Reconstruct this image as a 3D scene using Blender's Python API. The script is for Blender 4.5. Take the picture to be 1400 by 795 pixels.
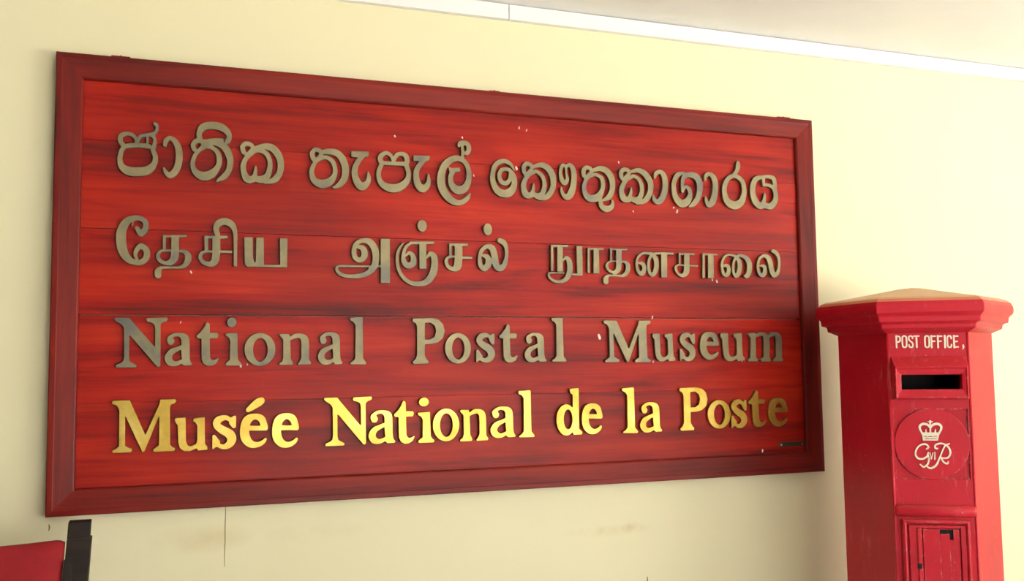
import bpy, bmesh, math, random
import numpy as np
from mathutils import Matrix, Vector

scene = bpy.context.scene
for o in list(bpy.data.objects):
    bpy.data.objects.remove(o)

# ------------------------------------------------------------------ camera, world, light, exposure
EYE = 1.42                       # camera height over the floor
WALL = 2.84                      # distance from the camera to the sign wall (wall plane y = WALL)
cam = bpy.data.cameras.new('camera')
cam.sensor_width = 36.0
cam.lens = 36.0 * 1339.0 / 1400.0
cam.clip_start = 0.02
cam_ob = bpy.data.objects.new('camera', cam)
scene.collection.objects.link(cam_ob)
cam_ob.matrix_world = Matrix(((0.9368563, -0.0154767, -0.3493719, 0.0),
                              (-0.3494808, -0.0779548, -0.9336949, 0.0),
                              (-0.0127847, 0.9968368, -0.0784413, EYE),
                              (0, 0, 0, 1)))
scene.camera = cam_ob

scene.view_settings.view_transform = 'Standard'
scene.view_settings.look = 'None'
scene.view_settings.gamma = 1.0
scene.view_settings.use_curve_mapping = False
scene.view_settings.exposure = -0.26

world = bpy.data.worlds.new('overcast_sky')
scene.world = world
world.use_nodes = True
bg = world.node_tree.nodes['Background']
bg.inputs['Color'].default_value = (0.90, 0.97, 1.0, 1)
bg.inputs['Strength'].default_value = 3.6

# high lamp from the right, added for bounce onto the ceiling: lights the yard and a strip of floor inside the right-hand opening
bounce_sun = bpy.data.lights.new('bounce_sun', 'SUN')
bounce_sun.energy = 112.0
bounce_sun.angle = math.radians(0.53)
bounce_sun.color = (0.98, 0.97, 1.0)
bounce_sun_ob = bpy.data.objects.new('bounce_sun', bounce_sun)
bounce_sun_ob.rotation_euler = Vector((-0.62, -0.10, -0.78)).to_track_quat('-Z', 'Y').to_euler()
scene.collection.objects.link(bounce_sun_ob)

# room extents (camera stands at x = 0, y = 0)
XL, XR, YF, CEIL = -4.5, 7.0, -4.5, 2.567
# daylight openings: in the wall behind the camera (x range, z range) and in the right wall (y range, z range)
FRONT_OPEN = [(0.8, 5.0, 0.0, 2.45)]
RIGHT_OPEN = [(-3.8, -0.1, 0.0, 2.45)]


def portal(name, loc, rot, sx, sy):
    l = bpy.data.lights.new(name, 'AREA')
    l.shape = 'RECTANGLE'
    l.size = sx
    l.size_y = sy
    l.cycles.is_portal = True
    o = bpy.data.objects.new(name, l)
    o.location = loc
    o.rotation_euler = rot
    scene.collection.objects.link(o)


for (a, b, c, d) in FRONT_OPEN:
    portal('daylight_opening', ((a + b) / 2, YF - 0.13, (c + d) / 2), (math.radians(90), 0, 0), b - a, d - c)
for (a, b, c, d) in RIGHT_OPEN:
    portal('daylight_opening', (XR + 0.13, (a + b) / 2, (c + d) / 2), (math.radians(90), 0, math.radians(90)), b - a, d - c)

random.seed(4)


# ------------------------------------------------------------------ helpers
def lin(r, g, b):
    f = lambda c: (c / 12.92) if c <= 0.04045 else ((c + 0.055) / 1.055) ** 2.4
    return (f(r / 255), f(g / 255), f(b / 255), 1.0)


class MB:
    """collects faces, links them as one mesh object"""
    def __init__(self):
        self.v, self.f = [], []

    def add(self, vs, fs):
        n = len(self.v)
        self.v += [tuple(p) for p in vs]
        self.f += [tuple(i + n for i in q) for q in fs]
        return self

    def box(self, x0, y0, z0, x1, y1, z1):
        return self.add([(x0, y0, z0), (x1, y0, z0), (x1, y1, z0), (x0, y1, z0), (x0, y0, z1), (x1, y0, z1), (x1, y1, z1), (x0, y1, z1)],
                        [(0, 3, 2, 1), (4, 5, 6, 7), (0, 1, 5, 4), (1, 2, 6, 5), (2, 3, 7, 6), (3, 0, 4, 7)])

    def loft(self, loops, cap0=True, cap1=True, closed=True):
        n = len(loops[0])
        vs = [p for l in loops for p in l]
        fs = []
        for i in range(len(loops) - 1):
            for j in range(n if closed else n - 1):
                k = (j + 1) % n
                fs.append((i * n + j, i * n + k, (i + 1) * n + k, (i + 1) * n + j))
        if cap0:
            fs.append(tuple(range(n - 1, -1, -1)))
        if cap1:
            fs.append(tuple(range((len(loops) - 1) * n, len(loops) * n)))
        return self.add(vs, fs)

    def mesh(self, name, mat, smooth=False):
        me = bpy.data.meshes.new(name)
        me.from_pydata(self.v, [], self.f)
        bm = bmesh.new()
        bm.from_mesh(me)
        bmesh.ops.recalc_face_normals(bm, faces=bm.faces)
        bm.to_mesh(me)
        bm.free()
        if smooth:
            me.polygons.foreach_set('use_smooth', [True] * len(me.polygons))
        me.materials.append(mat)
        return me

    def build(self, name, mat, parent=None, bevel=0.0, seg=2, smooth=False, loc=None):
        o = bpy.data.objects.new(name, self.mesh(name, mat, smooth))
        scene.collection.objects.link(o)
        o.parent = parent
        if loc:
            o.location = loc
        if bevel:
            add_bevel(o, bevel, seg)
        return o


def add_bevel(o, w, seg=2):
    m = o.modifiers.new('edge', 'BEVEL')
    m.width = w
    m.segments = seg
    m.limit_method = 'ANGLE'
    m.angle_limit = math.radians(32)
    m.harden_normals = False


def empty(name, loc, rz=0.0):
    o = bpy.data.objects.new(name, None)
    o.empty_display_size = 0.1
    o.location = loc
    o.rotation_euler = (0, 0, rz)
    scene.collection.objects.link(o)
    return o


def tag(o, label=None, cat=None, group=None, kind=None):
    if label:
        o['label'] = label
    if cat:
        o['category'] = cat
    if group:
        o['group'] = group
    if kind:
        o['kind'] = kind
    return o


# ------------------------------------------------------------------ materials
class NT:
    def __init__(self, name):
        self.m = bpy.data.materials.new(name)
        self.m.use_nodes = True
        self.t = self.m.node_tree
        self.b = self.t.nodes['Principled BSDF']
        self.x = 0

    def n(self, kind, **kw):
        nd = self.t.nodes.new(kind)
        for k, v in kw.items():
            setattr(nd, k, v)
        return nd

    def l(self, a, b):
        self.t.links.new(a, b)

    def coord(self, scale, rnd=0.0):
        tc = self.n('ShaderNodeTexCoord')
        mp = self.n('ShaderNodeMapping')
        mp.inputs['Scale'].default_value = scale
        self.l(tc.outputs['Object'], mp.inputs['Vector'])
        if rnd:
            oi = self.n('ShaderNodeObjectInfo')
            mu = self.n('ShaderNodeMath', operation='MULTIPLY')
            mu.inputs[1].default_value = rnd
            self.l(oi.outputs['Random'], mu.inputs[0])
            cb = self.n('ShaderNodeCombineXYZ')
            for i in range(3):
                self.l(mu.outputs[0], cb.inputs[i])
            self.l(cb.outputs[0], mp.inputs['Location'])
        return mp.outputs[0]

    def noise(self, vec, scale, detail=4, rough=0.55, dist=0.0):
        nd = self.n('ShaderNodeTexNoise')
        nd.inputs['Scale'].default_value = scale
        nd.inputs['Detail'].default_value = detail
        nd.inputs['Roughness'].default_value = rough
        nd.inputs['Distortion'].default_value = dist
        self.l(vec, nd.inputs['Vector'])
        return nd.outputs['Fac']

    def ramp(self, fac, stops):
        r = self.n('ShaderNodeValToRGB')
        e = r.color_ramp.elements
        while len(e) < len(stops):
            e.new(0.5)
        for i, (p, c) in enumerate(stops):
            e[i].position = p
            e[i].color = c if len(c) == 4 else (*c, 1)
        self.l(fac, r.inputs['Fac'])
        return r.outputs['Color']

    def gray(self, fac, a, b):
        return self.ramp(fac, [(a, (0, 0, 0, 1)), (b, (1, 1, 1, 1))])

    def mix(self, fac, a, b, mode='MIX'):
        m = self.n('ShaderNodeMix', data_type='RGBA', blend_type=mode)
        if isinstance(fac, float):
            m.inputs[0].default_value = fac
        else:
            self.l(fac, m.inputs[0])
        for s, v in ((6, a), (7, b)):
            if isinstance(v, tuple):
                m.inputs[s].default_value = v
            else:
                self.l(v, m.inputs[s])
        return m.outputs[2]

    def math(self, op, a, b=None):
        m = self.n('ShaderNodeMath', operation=op)
        for i, v in enumerate((a, b)):
            if v is None:
                continue
            if isinstance(v, (int, float)):
                m.inputs[i].default_value = v
            else:
                self.l(v, m.inputs[i])
        return m.outputs[0]

    def bump(self, h, strength, dist=0.002):
        b = self.n('ShaderNodeBump')
        b.inputs['Strength'].default_value = strength
        b.inputs['Distance'].default_value = dist
        self.l(h, b.inputs['Height'])
        self.l(b.outputs[0], self.b.inputs['Normal'])

    def set(self, **kw):
        for k, v in kw.items():
            s = self.b.inputs[k.replace('_', ' ')]
            if isinstance(v, (int, float, tuple)):
                s.default_value = v
            else:
                self.l(v, s)
        return self.m


def mat_plain(name, col, rough=0.6, var=0.12, scale=8.0, metal=0.0, bump=0.0):
    t = NT(name)
    v = t.coord((1, 1, 1))
    f = t.noise(v, scale)
    d = tuple(c * (1 - var) for c in col[:3]) + (1,)
    u = tuple(min(1, c * (1 + var)) for c in col[:3]) + (1,)
    t.set(Base_Color=t.ramp(f, [(0.3, d), (0.7, u)]), Roughness=rough, Metallic=metal)
    if bump:
        t.bump(t.noise(v, scale * 12), bump)
    return t.m


def mat_wall():
    t = NT('cream_plaster')
    v = t.coord((1, 1, 1))
    base = t.ramp(t.noise(v, 1.3, 3), [(0.3, lin(222, 215, 176)), (0.7, lin(225, 218, 182))])
    base = t.mix(t.math('MULTIPLY', t.gray(t.noise(v, 9.0, 6, 0.6), 0.55, 0.85), 0.15), base, lin(224, 210, 160))
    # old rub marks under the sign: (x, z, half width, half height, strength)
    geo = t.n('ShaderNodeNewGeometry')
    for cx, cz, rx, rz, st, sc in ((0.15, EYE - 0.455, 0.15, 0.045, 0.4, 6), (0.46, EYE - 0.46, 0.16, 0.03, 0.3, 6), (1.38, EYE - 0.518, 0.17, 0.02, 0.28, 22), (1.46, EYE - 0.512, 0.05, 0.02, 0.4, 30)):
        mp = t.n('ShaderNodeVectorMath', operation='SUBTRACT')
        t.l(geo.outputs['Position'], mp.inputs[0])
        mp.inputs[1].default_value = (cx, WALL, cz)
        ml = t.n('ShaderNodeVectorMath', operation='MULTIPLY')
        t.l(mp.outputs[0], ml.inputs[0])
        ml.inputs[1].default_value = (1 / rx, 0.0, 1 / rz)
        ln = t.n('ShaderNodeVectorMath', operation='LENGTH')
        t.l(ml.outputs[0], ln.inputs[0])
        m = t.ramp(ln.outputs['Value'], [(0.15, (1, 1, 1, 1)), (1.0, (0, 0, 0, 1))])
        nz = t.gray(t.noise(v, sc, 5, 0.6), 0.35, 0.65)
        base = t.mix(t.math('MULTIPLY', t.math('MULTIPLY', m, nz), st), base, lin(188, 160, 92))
    t.set(Base_Color=base, Roughness=0.62)
    t.bump(t.noise(v, 60, 4), 0.06)
    return t.m


def mat_wood(name, dark, mid, light, rough=0.3, coat=0.5, sc=1.0, patch=0.6, upright=False):
    t = NT(name)
    sw = (lambda a, b, c: (c, b, a)) if upright else (lambda a, b, c: (a, b, c))
    v = t.coord(sw(0.55 * sc, 3.0 * sc, 7.5 * sc), 37.0)
    streak = t.noise(v, 2.2, 7, 0.6, 0.6)
    fine = t.noise(t.coord(sw(1.2 * sc, 8, 42 * sc), 11.0), 3.0, 5, 0.6, 0.3)
    big = t.noise(t.coord(sw(1.0 * sc, 1, 2.6 * sc), 23.0), 1.3, 2, 0.5, 0.0)
    f = t.math('ADD', t.math('MULTIPLY', streak, 0.75), t.math('MULTIPLY', fine, 0.25))
    col = t.ramp(f, [(0.33, dark), (0.48, mid), (0.66, light)])
    col = t.mix(t.math('MULTIPLY', t.ramp(big, [(0.25, (1, 1, 1, 1)), (0.62, (0, 0, 0, 1))]), patch), col, dark)
    t.set(Base_Color=col, Roughness=rough, Coat_Weight=coat, Coat_Roughness=0.2, Specular_IOR_Level=0.15)
    t.bump(fine, 0.05, 0.001)
    return t.m


def mat_metal(name, a, b, c, rough, metal):
    t = NT(name)
    v = t.coord((1, 1, 1), 5.0)
    big = t.noise(v, 7.0, 4, 0.6)
    sm = t.noise(v, 55.0, 5, 0.7)
    f = t.math('ADD', t.math('MULTIPLY', big, 0.75), t.math('MULTIPLY', sm, 0.25))
    t.set(Base_Color=t.ramp(f, [(0.36, a), (0.5, b), (0.64, c)]), Metallic=metal,
          Roughness=t.math('ADD', t.math('MULTIPLY', sm, 0.18), rough - 0.08))
    t.bump(t.noise(v, 18.0, 2), 0.03, 0.001)
    return t.m


def mat_paint(name, dust=0.0):
    t = NT(name)
    v = t.coord((1, 1, 1))
    base = t.ramp(t.noise(v, 5.0, 4), [(0.3, lin(174, 10, 31)), (0.7, lin(192, 19, 42))])
    # worn vertical scuffs and chips
    sc = t.noise(t.coord((1.0, 1.0, 0.14)), 60.0, 6, 0.75, 0.3)
    area = t.gray(t.noise(v, 7.0, 3), 0.46, 0.66)
    base = t.mix(t.math('MULTIPLY', t.math('MULTIPLY', t.gray(sc, 0.56, 0.68), area), 0.42), base, lin(226, 140, 134))
    geo = t.n('ShaderNodeNewGeometry')
    bv = t.n('ShaderNodeBevel', samples=6)
    bv.inputs['Radius'].default_value = 0.006
    dt = t.n('ShaderNodeVectorMath', operation='DOT_PRODUCT')
    t.l(bv.outputs[0], dt.inputs[0])
    t.l(geo.outputs['Normal'], dt.inputs[1])
    edge = t.ramp(dt.outputs['Value'], [(0.86, (1, 1, 1, 1)), (0.985, (0, 0, 0, 1))])
    ch = t.gray(t.noise(v, 45.0, 6, 0.75), 0.52, 0.62)
    base = t.mix(t.math('MULTIPLY', t.math('MULTIPLY', edge, ch), 0.75), base, lin(232, 172, 162))
    # small chips
    cp = t.gray(t.noise(v, 130.0, 3, 0.6), 0.71, 0.75)
    base = t.mix(t.math('MULTIPLY', cp, 0.6), base, lin(236, 190, 180))
    # dust settled on upward faces
    sp = t.n('ShaderNodeSeparateXYZ')
    t.l(geo.outputs['Normal'], sp.inputs[0])
    up = t.gray(sp.outputs['Z'], 0.5, 0.95)
    dn = t.gray(t.noise(v, 14.0, 5, 0.65), 0.0, 0.4)
    base = t.mix(t.math('MULTIPLY', t.math('MULTIPLY', up, dn), dust), base, lin(196, 150, 104))
    t.set(Base_Color=base, Roughness=0.4, Specular_IOR_Level=0.3)
    t.bump(t.noise(v, 120.0, 4, 0.6), 0.12, 0.0015)
    return t.m


M = {}
M['wall'] = mat_wall()
M['dark_wall'] = mat_plain('low_bounce_brown', lin(88, 80, 66), 0.5, 0.2, 4.0)  # dark tone given to unseen walls to cut bounced light
M['ceiling'] = mat_plain('ceiling_white', lin(250, 249, 246), 0.8, 0.03, 2.0)
M['trim'] = mat_plain('trim_white', lin(246, 247, 247), 0.45, 0.02, 3.0)
M['floor'] = mat_plain('polished_cement', lin(204, 206, 204), 0.55, 0.15, 3.0)
M['ground'] = mat_plain('paved_yard', lin(190, 182, 168), 0.85, 0.15, 2.0)
M['frame'] = mat_wood('dark_mahogany', lin(64, 13, 10), lin(112, 23, 15), lin(136, 34, 19), 0.42, 0.07, 1.0, 0.4)
M['frame_upright'] = mat_wood('dark_mahogany_upright', lin(64, 13, 10), lin(112, 23, 15), lin(136, 34, 19), 0.42, 0.07, 1.0, 0.4, True)
M['plank'] = mat_wood('red_mahogany', lin(80, 11, 7), lin(152, 20, 8), lin(184, 42, 14), 0.42, 0.06, 1.0, 0.55)
M['bronze'] = mat_metal('tarnished_bronze', lin(98, 96, 88), lin(122, 113, 84), lin(138, 127, 96), 0.46, 0.6)
M['brass'] = mat_metal('polished_brass', lin(150, 122, 50), lin(174, 146, 66), lin(194, 170, 92), 0.32, 0.9)
M['plaque'] = mat_metal('dark_plaque_brass', lin(60, 48, 34), lin(74, 60, 40), lin(92, 76, 52), 0.45, 0.6)
M['steel'] = mat_metal('screw_steel', lin(150, 145, 135), lin(180, 175, 165), lin(205, 200, 190), 0.35, 0.9)
M['fleck'] = mat_plain('white_paint_fleck', lin(232, 222, 212), 0.7, 0.05)
M['crack'] = mat_plain('crack_brown', lin(120, 96, 50), 0.9, 0.1)  # dark brown of the thin crack strips
M['red'] = mat_paint('worn_red_paint', 0.12)
M['red_dusty'] = mat_paint('dusty_red_paint', 0.95)
M['white_paint'] = mat_plain('cream_white_enamel', lin(240, 228, 205), 0.45, 0.05, 30)
M['iron_and_hole_black'] = mat_plain('black_iron_and_hole_shade', lin(14, 11, 11), 0.8, 0.1)  # hinge iron, and the painted shade inside slot and lock hole
M['chair_wood'] = mat_wood('black_stained_wood', lin(24, 18, 15), lin(38, 29, 24), lin(54, 42, 35), 0.5, 0.05, 1.0, 0.4)
M['upholstery'] = mat_plain('crimson_upholstery', lin(146, 9, 20), 0.85, 0.08, 40, 0.0, 0.15)

# ------------------------------------------------------------------ the room
T = 0.13


def structure(name, mb, mat):
    return tag(mb.build(name, mat), kind='structure')


wall_back = structure('wall_back', MB().box(XL - T, WALL, 0, XR + T, WALL + T, CEIL + 0.1), M['wall'])
structure('floor', MB().box(XL - T, YF - T, -0.1, XR + T, WALL + T, 0), M['floor'])
structure('ceiling', MB().box(XL - T, YF - T, CEIL, XR + T, WALL, CEIL + 0.1), M['ceiling'])
structure('wall_left', MB().box(XL - T, YF - T, 0, XL, WALL, CEIL), M['dark_wall'])


def pierced(name, lo, hi, opens, place):
    mb = MB()
    cur = lo
    for (a, b, c, d) in sorted(opens):
        place(mb, cur, a, 0, CEIL)
        if c > 0:
            place(mb, a, b, 0, c)
        place(mb, a, b, d, CEIL)
        cur = b
    place(mb, cur, hi, 0, CEIL)
    return structure(name, mb, M['wall'] if name == 'wall_right' else M['dark_wall'])


pierced('wall_front', XL, XR, FRONT_OPEN, lambda mb, a, b, c, d: mb.box(a, YF - T, c, b, YF, d))
pierced('wall_right', YF - T, WALL, RIGHT_OPEN, lambda mb, a, b, c, d: mb.box(XR, a, c, XR + T, b, d))
structure('floor_yard', MB().box(-30, -30, -0.25, 30, YF - T - 0.002, -0.1).box(XR + T + 0.002, YF - T, -0.25, 30, 30, -0.1), M['ground'])

# white cornice strip in two lengths with a butt joint
TRIM0, TRIM1 = EYE + 1.096, CEIL
structure('trim_1', MB().box(XL, WALL - 0.02, TRIM0, 1.0560, WALL, TRIM1 - 0.0025), M['trim']).modifiers.new('edge', 'BEVEL').width = 0.001
structure('trim_2', MB().box(1.0585, WALL - 0.02, TRIM0, XR, WALL, TRIM1 - 0.0025), M['trim']).modifiers.new('edge', 'BEVEL').width = 0.001


# hairline cracks in the plaster
def crack(pts, w):
    mb = MB()
    n = len(pts)
    L = []
    for i, (x, z) in enumerate(pts):
        ww = w * (0.35 + 0.65 * math.sin(math.pi * (i + 0.6) / (n + 0.2)))
        L.append([(x - ww, WALL - 0.0006, z), (x + ww, WALL - 0.0006, z), (x + ww, WALL + 0.001, z), (x - ww, WALL + 0.001, z)])
    mb.loft(L)
    mb.build('crack', M['crack'], wall_back)


crack([(0.212, EYE - 0.345), (0.2125, EYE - 0.39), (0.2118, EYE - 0.43), (0.2122, EYE - 0.47), (0.2108, EYE - 0.50), (0.2112, EYE - 0.535)], 0.0011)
crack([(-0.2285, EYE - 0.391), (-0.227, EYE - 0.399), (-0.2285, EYE - 0.407)], 0.0016)
crack([(1.511, EYE - 0.672), (1.512, EYE - 0.69), (1.5105, EYE - 0.71)], 0.002)

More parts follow.
